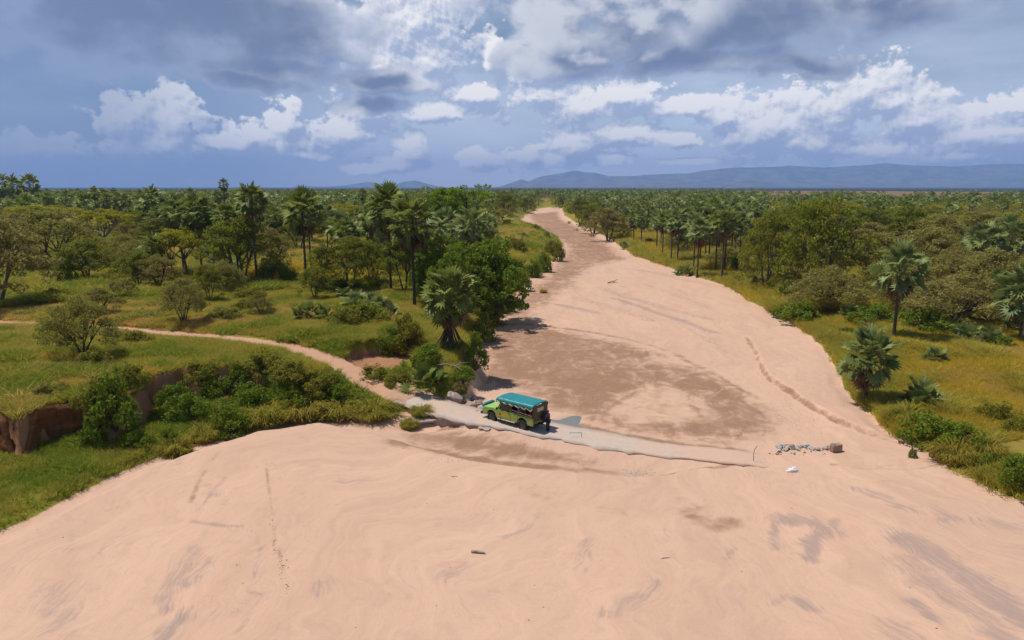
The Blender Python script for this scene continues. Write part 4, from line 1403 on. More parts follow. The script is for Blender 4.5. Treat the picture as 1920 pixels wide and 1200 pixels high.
# ---- trunkless palms
BP = [
    (800, 727, 670, 92, 'palm', 'small bush palm with yellowing lower leaf beside the track down to the ford', 'bush palm beside the track'),
    (1728, 762, 710, 96, 'palm_blue', 'blue-green bush palm with one pale upright fan in the golden grass', 'blue-green bush palm'),
    (1752, 682, 648, 60, 'palm_blue', 'small grey bush palm alone in the middle of the golden grass', 'small grey bush palm'),
    (1812, 642, 600, 70, 'palm_blue', 'bush palm at the shaded edge of the scrub with white dead stalks', 'bush palm with white stalks'),
    (1858, 650, 606, 72, 'palm_blue', 'wide bush palm behind a small leafy green shrub', None),
    (575, 600, 540, 70, 'palm', 'dark bush palm with heap of black dead leaves round its foot', 'dark bush palm'),
    (612, 600, 552, 56, 'palm', 'bush palm adjoining the dark bush palm on its river side', None),
    (668, 575, 536, 60, 'palm_blue', 'pale green bush palm in the low thicket under the tall palms', 'pale bush palm thicket'),
    (703, 580, 534, 66, 'palm_blue', 'largest pale bush palm in the low thicket under the tall palms', None),
    (728, 592, 560, 54, 'palm_blue', 'shining bush palm at the near corner of the low thicket', None),
    (645, 560, 536, 44, 'palm_blue', 'bush palm at the western end of the low thicket', None),
    (605, 548, 510, 50, 'palm', 'bush palm beneath the thin trunk in the orange grass', None),
    (1486, 556, 506, 62, 'palm_blue', 'bush palm beneath the wide acacia with bright leaf tips', 'bush palm beneath wide acacia'),
    (1500, 572, 540, 36, 'palm', 'small bush palm in front of the one beneath the wide acacia', None),
    (1281, 516, 484, 46, 'palm_blue', 'bush palm on the bank edge before the river grove', 'bank bush palm'),
    (1172, 466, 440, 30, 'palm_blue', 'bush palm at the upstream tip of the grassy bank', None),
    (1216, 458, 434, 26, 'palm_blue', 'bush palm behind the lone upstream palm', None),
    (1592, 596, 560, 56, 'palm_blue', 'bush palm with pale dry fans at the foot of the grey thorn tree', None),
    (1640, 606, 576, 46, 'palm_blue', 'bush palm in the shade behind the large palm', None),
    (1700, 600, 570, 40, 'palm_blue', 'bush palm at the dark scrub edge right behind the large palm', None),
    (1026, 446, 432, 24, 'palm_blue', 'bush palm on the grassy point of the inner river bend', None),
    (985, 446, 432, 22, 'palm_blue', 'bush palm in the grass of the inner river bend', None),
    (436, 512, 484, 46, 'palm_blue', 'bush palm shining between trunks behind the flat-topped acacia', None),
    (404, 500, 478, 40, 'palm_blue', 'bush palm deep between the palms behind the flat-topped acacia', None),
    (1905, 622, 560, 60, 'palm', 'ragged bush palm with dry leaves before the black-trunked palm', None),
    (1420, 536, 508, 40, 'palm_blue', 'bush palm below the lowest branches of the wide acacia', None),
    (1765, 446, 420, 40, 'palm_blue', 'bush palm with pale fans among thorn scrub', None),
]
for px, py, top, wp, mk, lab, mark in BP:
    x, y, z, h, w = spot_of(px, py, top, wp, 2.0)
    bush_palm(x, y, z, w, h, lab, 'bush palms without a trunk', mk, y < 140, 20, 7, mark)

# ---- trees one can tell apart
TR = [
    ('umbrella', 203, 482, 398, 100, 'yellow-green flat-topped acacia with thick pale trunk and layered crown', 'yellow-green acacia with pale trunk'),
    ('umbrella', 352, 522, 432, 110, 'flat-topped acacia with sunlit yellow top and thin bare stems below', 'flat-topped yellow acacia'),
    ('umbrella', 325, 520, 452, 80, 'smaller acacia under the edge of the flat-topped yellow acacia', None),
    ('dome', 456, 534, 410, 145, 'dark green acacia with forked dark trunk behind the slender palm', 'dark forked acacia'),
    ('greydome', 110, 505, 398, 175, 'brownish umbrella acacia with dark dead patches above the creeper-covered trunk', 'brown umbrella acacia'),
    ('greydome', -6, 575, 412, 200, 'large half-bare acacia with grey forking limbs at the western frame edge', 'half-bare grey acacia'),
    ('greydome', 40, 480, 402, 140, 'broad olive acacia behind the half-bare grey acacia', None),
    ('thorn', 100, 566, 540, 42, 'small dark crooked thorn tree in open grass near the creeper trunk', 'small crooked thorn tree'),
    ('thorn', 490, 592, 545, 52, 'small bare thorn tree with reddish twigs in dry grass', 'small bare thorn tree'),
    ('dome', 393, 566, 500, 62, 'small acacia with dark trunk beside the dirt track bend', 'small track-side acacia'),
    ('thorn', 343, 606, 522, 100, 'dark bushy thorn tree beside the line of dark stones', 'bushy thorn tree by dark stones'),
    ('thorn', 158, 672, 556, 140, 'grey-green airy thorn tree leaning over its dark stem by the scarp', 'airy grey thorn tree'),
    ('thorn', 185, 592, 540, 90, 'pale half-bare thorn tree beyond the track', None),
    ('dome', 655, 545, 444, 110, 'acacia with several dark stems between the tall palms', 'many-stemmed acacia'),
    ('dome', 700, 535, 450, 80, 'acacia beside the tallest palm with shaded underside', None),
    ('dome', 610, 520, 462, 70, 'small acacia behind the orange grass', None),
    ('thorn', 265, 520, 450, 100, 'dark olive thorn tree between the pale-trunked acacia and the flat-topped one', 'dark olive thorn tree'),
    ('thorn', 235, 500, 440, 90, 'shaded thorn tree under the yellow-green acacia', None),
    ('dome', 260, 540, 472, 80, 'round shaded acacia at the edge of open grass', None),
    ('greydome', 512, 510, 430, 80, 'grey-green thicket acacia behind the slender palm', None),
    ('dome', 560, 470, 400, 90, 'olive acacia behind the tall palms', None),
    ('broad', 930, 606, 434, 180, 'big dark broadleaf tree leaning over the sand on the river bend', 'big dark river tree'),
    ('broad', 845, 592, 436, 140, 'dense dark broadleaf tree behind the fan palm on the bend', 'dense tree behind bend palm'),
    ('broad', 805, 570, 448, 90, 'dark broadleaf tree between rust-skirted palm and the bend', None),
    ('broad', 885, 560, 450, 110, 'dark broadleaf tree filling the gap under the silvery palm', None),
    ('bright', 862, 440, 338, 150, 'tall bright green tree rising above the horizon', 'tall bright green tree'),
    ('bright', 812, 440, 358, 84, 'yellow-green young tree leaning against the tall bright green tree', None),
    ('dome', 948, 402, 362, 56, 'rounded green acacia behind the bright tree near the river', None),
    ('dome', 985, 398, 370, 44, 'olive acacia beside the far river bend', None),
    ('dome', 1088, 424, 372, 44, 'dark acacia on the outer side of the far river bend', 'dark acacia of far bend'),
    ('dome', 1112, 438, 382, 66, 'spreading acacia overhanging the river beyond the grove', None),
    ('greydome', 1140, 452, 392, 84, 'grey-green acacia leaning over the bank upstream of the grove', 'grey riverside acacia'),
    ('thorn', 1325, 405, 376, 60, 'dark flat thorn tree behind the river grove', None),
    ('dome', 1530, 550, 372, 225, 'wide olive acacia with visible forked limbs beside the grove', 'wide olive acacia'),
    ('dome', 1435, 540, 402, 120, 'dense skirt of the thicket acacia reaching down to the bank grass', None),
    ('dome', 1470, 520, 388, 130, 'acacia merging with the wide olive acacia on its river side', None),
    ('thorn', 1555, 588, 498, 140, 'pinkish-grey bare thorn tree casting deep shade on the bank', 'pinkish bare thorn tree'),
    ('thorn', 1790, 612, 512, 190, 'broad brown thorn tree with dark shade under it, behind the golden grass', 'broad brown thorn tree'),
    ('thorn', 1700, 590, 505, 130, 'tangled thorn tree behind the large palm', None),
    ('greydome', 1640, 540, 440, 140, 'olive-brown thorn thicket tree behind the pinkish thorn tree', None),
    ('greydome', 1735, 520, 430, 160, 'brown-topped thorn thicket tree in the middle of the scrub', None),
    ('thorn', 1800, 540, 462, 130, 'low tangled thorn tree with dark hollows in the scrub', None),
    ('greydome', 1860, 560, 470, 140, 'yellowish thorn thicket tree near the eastern palms', None),
    ('dome', 1690, 470, 388, 130, 'dark green acacia standing above the thorn scrub', 'dark acacia above scrub'),
    ('dome', 1620, 470, 390, 110, 'acacia behind the wide olive acacia above the scrub', None),
    ('thorn', 300, 540, 478, 90, 'grey-green thorn tree between pale-trunked acacia and open grass', None),
    ('dome', 165, 525, 450, 110, 'shaded olive acacia right beside the creeper-covered trunk', None),
    ('thorn', 420, 548, 490, 80, 'grey thorn tree in front of the dark forked acacia', None),
    ('umbrella', 60, 440, 388, 130, 'low yellow-green umbrella acacia under the skyline palms', None),
    ('umbrella', 150, 430, 392, 110, 'spreading umbrella acacia in front of the dense western palm thicket', None),
    ('dome', 590, 560, 500, 70, 'low dark acacia beside the dark bush palm', None),
    ('dome', 760, 548, 440, 100, 'dark acacia between the tallest palm and rust-skirted palm', None),
    ('dome', 520, 452, 392, 110, 'olive acacia mound behind slender palm at the thicket edge', None),
    ('umbrella', 640, 432, 385, 120, 'flat yellow-olive acacia mound in the far thicket under the skyline', None),
    ('greydome', 1620, 500, 420, 130, 'tall brown thorn thicket tree joining the wide olive acacia', None),
    ('greydome', 1760, 480, 405, 150, 'olive thorn canopy beyond the tangled thorn tree', None),
    ('greydome', 1850, 470, 400, 150, 'yellow-olive thorn canopy behind the bluish palm', None),
    ('thorn', 1660, 575, 490, 120, 'brown thorn tree with hanging twigs close to the large palm skirt', None),
    ('thorn', 1850, 600, 520, 120, 'grey-brown thorn tree near the black-trunked palm', None),
    ('umbrella', 1560, 430, 378, 120, 'yellow-olive acacia canopy behind the wide acacia', None),
]
for kind, px, py, top, wp, lab, mark in TR:
    x, y, z, h, w = spot_of(px, py, top, wp)
    SIGHT.append((math.atan2(x, y), 0.42 * w / y, y))
    tree(kind, x, y, z, h, w, lab, 'trees one can tell apart', mark, depth=min(w, 9 + w * 0.3))

# ---- bushes one can tell apart
BU = [
    ('dark', 212, 800, 702, 112, 'large dark bush growing up over the broken edge of the scarp', 'dark bush over the scarp'),
    ('bush', 190, 775, 705, 90, 'olive bush beside the large dark scarp bush', None),
    ('green', 352, 790, 734, 92, 'bright green bush below the scarp in front of red earth', 'bright green bush below scarp'),
    ('green', 300, 790, 762, 50, 'small round green bush at the foot of the dark scarp bush', None),
    ('green', 432, 812, 750, 90, 'yellow-green bush at the sand edge below the scarp', 'yellow-green bush at sand edge'),
    ('dark', 448, 730, 680, 66, 'deep green leafy bush on the scarp edge', None),
    ('bush', 500, 698, 652, 96, 'high grey-green bush between the track and the scarp', 'high bush beside the track'),
    ('bush', 545, 714, 674, 84, 'thick bush at the upper side of the track', None),
    ('bush', 600, 728, 688, 78, 'leafy bush where the track starts down to the ford', 'bush where track descends'),
    ('bush', 245, 730, 680, 80, 'olive bush hanging over the scarp beside its dark hollow', None),
    ('green', 400, 745, 706, 62, 'green creeper bush draped over the middle of the scarp', None),
    ('bush', 380, 715, 672, 70, 'grey-olive bush standing on the scarp rim', None),
    ('dark', 330, 760, 715, 64, 'dark bush in the shade of the scarp hollow', None),
    ('green', 480, 765, 715, 84, 'green bush on the bench below the scarp rim', None),
    ('bush', 420, 780, 745, 70, 'olive bush between the two bright green bench bushes', None),
    ('green', 255, 840, 800, 70, 'trailing green bush spreading over the bench towards the sand', None),
    ('green', 545, 762, 726, 84, 'tall green growth behind the dry tussocks at the sand edge', None),
    ('bush', 592, 748, 708, 70, 'olive bush above the tussocks at the head of the sand bar', None),
    ('straw', 380, 825, 790, 60, 'small straw tussock at the sand edge below the scarp', None),
    ('straw', 330, 850, 812, 60, 'flattened straw grass at the sand edge of the bench', None),
    ('straw', 455, 800, 765, 64, 'straw tussock beside the yellow-green sand edge bush', None),
    ('dark', 905, 640, 590, 60, 'dark bush overhanging the upstream damp sand', None),
    ('bush', 920, 610, 570, 60, 'bush at the foot of the big dark river tree', None),
    ('green', 945, 585, 545, 50, 'green bush under the overhanging river tree', None),
    ('green', 975, 545, 505, 46, 'green bush upstream of the overhanging tree', None),
    ('bush', 1035, 478, 450, 30, 'small olive bush along the inner bend edge', None),
    ('straw', 500, 790, 745, 90, 'brown dry tussock bush at the sand edge', None),
    ('straw', 570, 776, 732, 110, 'wide dry tussock at the head of the pale sand bar', 'wide dry tussock'),
    ('straw', 640, 774, 738, 110, 'yellow tall grass clump on the lip of the sand', None),
    ('straw', 705, 778, 742, 96, 'yellow-green grass clump nearest the ford slab', 'grass clump by ford slab'),
    ('green', 632, 748, 716, 70, 'low green growth between the track and the sand', None),
    ('green', 672, 757, 738, 60, 'low green patch beside the descending track', None),
    ('straw', 792, 778, 752, 44, 'dead grey twiggy bush beside the ford slab corner', 'dead bush by slab corner'),
    ('straw', 768, 802, 778, 36, 'dry grass tuft hanging from the broken slab edge', None),
    ('bush', 700, 708, 682, 56, 'low bush on the river side of the cut earth', None),
    ('bush', 745, 716, 690, 66, 'low spreading bush between the cut earth and the bush palm', 'low bush below cut earth'),
    ('bush', 765, 650, 588, 80, 'grey-green bush in front of the rust-skirted palm', None),
    ('green', 735, 660, 600, 60, 'leafy bush at the edge of the bend thicket', None),
    ('green', 800, 682, 640, 74, 'green bush at the foot of the fan palm on the bend', None),
    ('dark', 888, 690, 636, 56, 'dark leafy bush between the bend palm and the sand', 'dark bush by bend palm'),
    ('green', 866, 716, 680, 62, 'olive-green bush overhanging the broken bank', 'bush over broken bank'),
    ('green', 884, 652, 618, 46, 'bush squeezed under the big dark river tree', None),
    ('grey', 860, 738, 718, 34, 'small brown dry bush under the broken bank', None),
    ('bush', 690, 600, 560, 90, 'grey-green bush in the low palm thicket', None),
    ('bush', 650, 610, 575, 70, 'low bush next to the dark bush palm', None),
    ('dark', 125, 532, 472, 40, 'dark creeper-covered stump standing in open grass', 'creeper-covered trunk'),
    ('grey', 515, 530, 470, 74, 'rounded grey-green thicket bush behind the slender palm', 'rounded grey bush'),
    ('dark', 545, 535, 500, 44, 'dark bush beside the tall palm in orange grass', None),
    ('bush', 470, 560, 535, 56, 'low bush in the grass near the dark forked acacia', None),
    ('grey', 230, 560, 520, 70, 'low grey bush beyond the track in open grass', None),
    ('grey', 420, 600, 572, 60, 'grey thorn bush in pale grass beside the track', None),
    ('bush', 455, 585, 560, 50, 'low olive bush between the small bare tree and the track', None),
    ('bush', 40, 560, 545, 50, 'low green bush in the western grass', None),
    ('bush', 255, 640, 615, 60, 'low bush between the track and the scarp', None),
    ('grey', 95, 745, 715, 60, 'pale grey grass-like bush on top of the red earth block', 'grey bush on red earth block'),
    ('bush', 175, 690, 655, 70, 'dark low bush under the airy grey thorn tree', None),
    ('green', 175, 835, 790, 60, 'green bush creeping over the foot of the red earth block', None),
    ('green', 318, 830, 795, 40, 'dark-stemmed bush on the green bench near the sand', None),
    ('green', 1742, 830, 770, 110, 'large green bush on the slope below the blue-green bush palm', 'large green bush on slope'),
    ('green', 1800, 845, 790, 100, 'green bush with tangled grass at the end of the crossing', None),
    ('bush', 1870, 790, 748, 70, 'dark olive bush standing in golden grass', 'olive bush in golden grass'),
    ('bush', 1905, 815, 775, 60, 'smaller dark bush beside the olive bush in golden grass', None),
    ('dark', 1910, 910, 842, 80, 'dense dark green bush where the crossing leaves the sand', 'dense bush by the crossing'),
    ('green', 1850, 870, 845, 90, 'low pale green growth on the sand edge by the crossing', None),
    ('straw', 1790, 862, 815, 90, 'overhanging straw-coloured grass clump at the end of the crossing', 'straw clump at crossing end'),
    ('straw', 1840, 850, 810, 80, 'second straw-coloured grass clump along the crossing', None),
    ('straw', 1700, 792, 750, 90, 'straw tussock on the sand edge below the stocky palm', None),
    ('green', 1875, 655, 626, 46, 'small leafy green shrub in front of the wide bush palm', None),
    ('bush', 1585, 630, 612, 40, 'low dark bush in the grass by the sand edge', None),
    ('dark', 1500, 600, 565, 90, 'dark shaded bush beneath the pinkish bare thorn tree', None),
    ('green', 1470, 590, 566, 60, 'green bush on the bank edge beneath the thorn tree', None),
    ('dark', 1640, 610, 570, 100, 'dark shaded bush behind the large palm', None),
    ('dark', 1740, 620, 575, 120, 'dark shaded undergrowth bush below the broad brown thorn tree', None),
    ('green', 1712, 858, 838, 16, 'single small green plant on the bare sand by the crossing', None),
    ('dark', 1385, 505, 470, 44, 'dark bush beside the bare-trunked palm', None),
    ('bush', 1048, 490, 452, 26, 'bush on the rounded tip of the grassy inner bend', 'bush on inner bend tip'),
    ('green', 1020, 510, 470, 34, 'green bush on the inner bend beside the sand', None),
    ('green', 1000, 520, 480, 40, 'leafy bush upstream of the big dark river tree', None),
    ('bush', 1005, 432, 420, 22, 'low bush on the sand edge of the inner bend', None),
    ('bush', 950, 424, 410, 20, 'low bush in yellow grass of the inner bend', None),
    ('bush', 965, 470, 440, 40, 'bush between the dark tree and the yellow bend grass', None),
    ('straw', 1019, 549, 540, 14, 'small dry yellow bush alone on the upstream sand', 'dry bush on upstream sand'),
]
for kind, px, py, top, wp, lab, mark in BU:
    x, y, z, h, w = spot_of(px, py, top, wp, 2.0)
    bush(kind, x, y, z, h, w, lab, 'bushes one can tell apart', mark, *(('tussock', 'grass tussock') if kind == 'straw' else ('bush', 'bush')))

# ---- the woodland behind: every tree its own object, the nearest 300 or so of a kind
OPEN = [P(l, 3.0) for l in ([(790, 480), (790, 432), (930, 432), (940, 480)], [(935, 500), (930, 440), (945, 412), (1000, 395), (1060, 440), (1060, 490), (1000, 520)], [(1150, 432), (1230, 432), (1270, 470), (1400, 525), (1400, 560), (1150, 470)],
                            [(-500, 900), (-500, 560), (0, 525), (130, 535), (250, 545), (380, 540), (640, 600), (760, 600), (900, 640), (900, 900)], [(480, 545), (480, 500), (560, 480), (620, 490), (620, 560)], [(1400, 600), (1460, 570), (1700, 615), (2300, 620), (2300, 1000), (1400, 1000)], [(50, 480), (150, 480), (170, 540), (0, 540)])]
sc = np.random.default_rng(5)
N = 9000
rr = np.sqrt(sc.random(N) * (640 ** 2 - 84 ** 2) + 84 ** 2)
aa = R(-41) + sc.random(N) * R(82)
cx, cyy = rr * np.sin(aa), rr * np.cos(aa)
f_ = ground_fields(cx, cyy)
ok = (f_['out'] > 3.0) & (f_['d_road'] > 4)
for o_ in OPEN:
    ok &= ~inside(cx, cyy, o_)
clump = fbm(cx, cyy, 70, 3)
order = np.argsort(rr)
taken = [np.array(KEEP)]
grid = {}


def free(x, y, r):
    gx, gy = int(x // 12), int(y // 12)
    for i in range(gx - 1, gx + 2):
        for j in range(gy - 1, gy + 2):
            for (a, b, c) in grid.get((i, j), ()):
                if (a - x) ** 2 + (b - y) ** 2 < (c + r) ** 2:
                    return False
    return True


def occupy(x, y, r):
    grid.setdefault((int(x // 12), int(y // 12)), []).append((x, y, r))


for k_ in KEEP:
    occupy(*k_)
count = {}
LIM = {'fan_palm': 236, 'acacia_tree': 270, 'thorn_tree': 272, 'bush': 90, 'bush_palm': 170}
extra = {'fan_palm': [], 'acacia_tree': [], 'thorn_tree': []}
ranks = {}
ORD = ['nearest', 'second nearest', 'third nearest', 'fourth nearest', 'fifth nearest', 'sixth nearest', 'seventh nearest', 'eighth nearest', 'ninth nearest', 'tenth nearest']
picked = []
for i in order:
    if not ok[i]:
        continue
    x, y, r = float(cx[i]), float(cyy[i]), float(rr[i])
    if any(abs(aa[i] - b_) < hw_ and d_ - 75 < r < d_ for b_, hw_, d_ in SIGHT):
        continue
    px = 960 + math.tan(aa[i]) * FPX * 1.02
    lft = bool(f_['left'][i])
    q = sc.random()
    cl = clump[i]
    if lft:
        palm_p = 0.52 + 0.5 * cl + (0.15 if r > 220 else 0)
    else:
        palm_p = (0.60 if px < 1440 else 0.20) + 0.35 * cl
    if r < 135 and not lft and px > 1420:
        palm_p = 0.03
    if q < palm_p:
        kind = 'fan_palm' if sc.random() < (0.85 if lft or px < 1440 else 0.5) else 'bush_palm'
    elif q < palm_p + (1 - palm_p) * (0.50 if lft else 0.36):
        kind = 'acacia_tree'
    elif q < palm_p + (1 - palm_p) * 0.9:
        kind = 'thorn_tree'
    else:
        kind = 'bush'
    rad = {'fan_palm': 1.7, 'acacia_tree': 3.4, 'thorn_tree': 2.9, 'bush': 1.5, 'bush_palm': 1.8}[kind] * (1 + r / 900)
    if kind in ('bush', 'bush_palm') and r > 300:
        continue
    if not free(x, y, rad * 0.62):
        continue
    occupy(x, y, rad)
    if count.get(kind, 0) >= LIM[kind]:
        if kind in extra:
            extra[kind].append((x, y))
        continue
    count[kind] = count.get(kind, 0) + 1
    picked.append((kind, x, y, r, px, lft))

mk_arr = np.array([(a, b) for _, a, b in MARKS])
looks = {'fan_palm': ('fan palm', 'woodland fan palms'), 'bush_palm': ('trunkless bush palm', 'woodland bush palms'), 'acacia_tree': ('acacia', 'woodland acacias'), 'thorn_tree': ('thorn tree', 'woodland thorn trees'), 'bush': ('bush', 'woodland bushes')}
byname = {}
for rec in picked:
    kind, x, y, r, px, lft = rec
    d = np.hypot(mk_arr[:, 0] - x, mk_arr[:, 1] - y)
    j = int(np.argmin(d))
    tone = sc.random()
    h = 0
    if kind == 'fan_palm':
        look = ('dark trunked ' if tone < 0.3 else 'grey trunked ') + ('tall fan palm' if sc.random() < 0.4 else 'fan palm')
    elif kind == 'bush_palm':
        look = 'bluish bush palm' if tone < 0.6 else 'green bush palm'
    elif kind == 'acacia_tree':
        look = 'flat-topped yellow-green acacia' if tone < 0.35 else 'round olive acacia'
    elif kind == 'thorn_tree':
        look = 'spreading grey-brown thorn tree' if tone < 0.55 else 'low brown thorn tree'
    else:
        look = ('olive bush', 'grey bush', 'dark green bush')[int(tone * 3)]
    byname.setdefault((j, look), []).append((float(d[j]), rec, look, tone))
# labels: the nearer ones by the landmark closest to them, the far ones by the landmark they stand in line with
ORD += ['eleventh nearest', 'twelfth nearest', 'thirteenth nearest', 'fourteenth nearest', 'fifteenth nearest', 'sixteenth nearest', 'seventeenth nearest', 'eighteenth nearest', 'nineteenth nearest', 'twentieth nearest']
label_of, far_ = {}, {}
mk_az = np.arctan2(mk_arr[:, 0], mk_arr[:, 1])
mk_r = np.hypot(mk_arr[:, 0], mk_arr[:, 1])
for (j, look), lst in byname.items():
    lst.sort(key=lambda t: t[0])
    for n_, (d, rec, look, tone) in enumerate(lst):
        if d < 60 and n_ < 10:
            label_of[id(rec)] = f'{look} {ORD[n_]} to {MARKS[j][0]}'
        else:
            az_ = math.atan2(rec[1], rec[2])
            q_ = np.abs(mk_az - az_) + np.where(mk_r < rec[3], 0, 9)
            far_.setdefault((int(np.argmin(q_)), look), []).append((rec[3], rec))
for (j, look), lst in far_.items():
    lst.sort(key=lambda t: t[0])
    for n_, (d, rec) in enumerate(lst):
        label_of[id(rec)] = f'{ORD[min(n_, 19)]} far {look} in line behind {MARKS[j][0]}'
for (j, look), lst in byname.items():
    lst.sort(key=lambda t: t[0])
    for n_, (d, (kind, x, y, r, px, lft), look, tone) in enumerate(lst):
        z = H(x, y)
        lab = label_of[id(lst[n_][1])]
        gname = looks[kind][1]
        sz = 0.8 + 0.45 * sc.random()
        if kind == 'fan_palm':
            h = (9.5 if 'tall' in look else 7.0) * sz * (1.08 if lft else 0.86)
            if r > 230:
                h *= 1.12
            fan_palm(x, y, z, h, 4.6 * (0.85 + 0.35 * sc.random()), lab, gname, 'palm_blue' if (not lft and sc.random() < 0.4) or sc.random() < 0.2 else 'palm', False, 'dark' in look)
        elif kind == 'bush_palm':
            w = 3.6 * sz
            bush_palm(x, y, z, w, 2.2, lab, gname, 'palm_blue' if 'bluish' in look else 'palm', False)
        elif kind == 'acacia_tree':
            hs = (1.0 if lft else 0.80)
            if 'flat' in look:
                tree('umbrella', x, y, z, 6.3 * sz * hs, 9.5 * sz, lab, gname)
            else:
                tree('dome', x, y, z, 6.4 * sz * hs, 10.5 * sz, lab, gname)
        elif kind == 'thorn_tree':
            hs = (1.0 if lft else 0.85)
            if 'spreading' in look:
                tree('greydome', x, y, z, 5.0 * sz * hs, 9.0 * sz, lab, gname)
            else:
                tree('thorn', x, y, z, 4.4 * sz * hs, 8.0 * sz, lab, gname)
        else:
            bush({'oliv': 'bush', 'grey': 'grey', 'dark': 'dark'}[look[:4]], x, y, z, 2.0 * sz, 3.6 * sz, lab, gname)
print('woodland', count, {k_: len(v) for k_, v in extra.items()}, 'objects', len(C.objects))
# ------------------------------------------------------------------ uncountable growth: grass, and the woodland too far off to pick apart
def instances(name, protos, pts, rot, scl, tilt=0.0, seed=1):
    """one object of kind stuff: copies of small meshes on points (geometry nodes)"""
    me = bpy.data.meshes.new(name)
    n = len(pts)
    me.vertices.add(n)
    me.vertices.foreach_set('co', np.asarray(pts, np.float32).ravel())
    rg = np.random.default_rng(seed)
    for k_, ty, a in (('rot', 'FLOAT', rot), ('scl', 'FLOAT', scl), ('which', 'FLOAT', rg.integers(0, len(protos), n))):
        at_ = me.attributes.new(k_, ty, 'POINT')
        at_.data.foreach_set('value', np.asarray(a, np.float32))
    me.update()
    o = tag(obj(name, me), kind='stuff')
    ng = bpy.data.node_groups.new(name, 'GeometryNodeTree')
    ng.interface.new_socket('Geometry', in_out='INPUT', socket_type='NodeSocketGeometry')
    ng.interface.new_socket('Geometry', in_out='OUTPUT', socket_type='NodeSocketGeometry')
    N_ = ng.nodes
    gi, go = N_.new('NodeGroupInput'), N_.new('NodeGroupOutput')

    def named(k_):
        a = N_.new('GeometryNodeInputNamedAttribute')
        a.data_type = 'FLOAT'
        a.inputs['Name'].default_value = k_
        return a.outputs['Attribute']
    join = N_.new('GeometryNodeJoinGeometry')
    cx_ = N_.new('ShaderNodeCombineXYZ')
    ng.links.new(named('rot'), cx_.inputs[2])
    for i, pm in enumerate(protos):
        po = bpy.data.objects.new(name + '_shape', pm)
        oi = N_.new('GeometryNodeObjectInfo')
        oi.inputs['Object'].default_value = po
        cmp_ = N_.new('FunctionNodeCompare')
        cmp_.data_type = 'FLOAT'
        cmp_.operation = 'EQUAL'
        ng.links.new(named('which'), cmp_.inputs[0])
        cmp_.inputs[1].default_value = float(i)
        cmp_.inputs['Epsilon'].default_value = 0.1
        ip = N_.new('GeometryNodeInstanceOnPoints')
        ng.links.new(gi.outputs[0], ip.inputs['Points'])
        ng.links.new(cmp_.outputs[0], ip.inputs['Selection'])
        ng.links.new(oi.outputs['Geometry'], ip.inputs['Instance'])
        ng.links.new(cx_.outputs[0], ip.inputs['Rotation'])
        sc_ = N_.new('ShaderNodeCombineXYZ')
        s_ = named('scl')
        for k2 in range(3):
            ng.links.new(s_, sc_.inputs[k2])
        ng.links.new(sc_.outputs[0], ip.inputs['Scale'])
        ng.links.new(ip.outputs[0], join.inputs[0])
    ng.links.new(join.outputs[0], go.inputs[0])
    md = o.modifiers.new('scatter', 'NODES')
    md.node_group = ng
    return o


def tuft(seed, n, h, spread, w, mat, lean=0.5):
    rg = np.random.default_rng(seed)
    g = Geo()
    V, T = [], []
    for i in range(n):
        a, r = rg.random() * 6.283, spread * math.sqrt(rg.random())
        b = np.array([math.cos(a) * r, math.sin(a) * r, -0.03])
        d = rg.normal(size=2) * lean * 0.5 + np.array([math.cos(a), math.sin(a)]) * lean * 0.5
        hh = h * (0.55 + 0.6 * rg.random())
        sd = unit(np.array([rg.normal(), rg.normal(), 0.0])) * w
        mid = b + np.array([d[0] * hh * 0.35, d[1] * hh * 0.35, hh * 0.6])
        tip = b + np.array([d[0] * hh, d[1] * hh, hh])
        k_ = len(V)
        V += [b - sd, b + sd, mid - sd * 0.7, mid + sd * 0.7, tip]
        T += [(k_, k_ + 1, k_ + 3), (k_, k_ + 3, k_ + 2), (k_ + 2, k_ + 3, k_ + 4)]
    lv = np.repeat(rg.random(n), 5)
    g.add(np.array(V), None, T, lv)
    return g.mesh('grass_tuft', mat)


M['grass_lush'] = leaf_material('lush_grass', (0.240, 0.246, 0.028), (0.540, 0.500, 0.078), (0.580, 0.450, 0.090), 0.5, 0.6, 0.07)
M['grass_green'] = leaf_material('bench_grass', (0.159, 0.236, 0.025), (0.357, 0.448, 0.056), (0.344, 0.354, 0.040), 0.5, 0.6, 0.07)
M['grass_gold'] = leaf_material('golden_grass', (0.455, 0.300, 0.028), (0.730, 0.555, 0.075), (0.600, 0.470, 0.055), 0.5, 0.7, 0.07)
M['grass_pale'] = leaf_material('pale_grass', (0.449, 0.330, 0.084), (0.750, 0.578, 0.183), (0.713, 0.448, 0.154), 0.5, 0.7, 0.07)


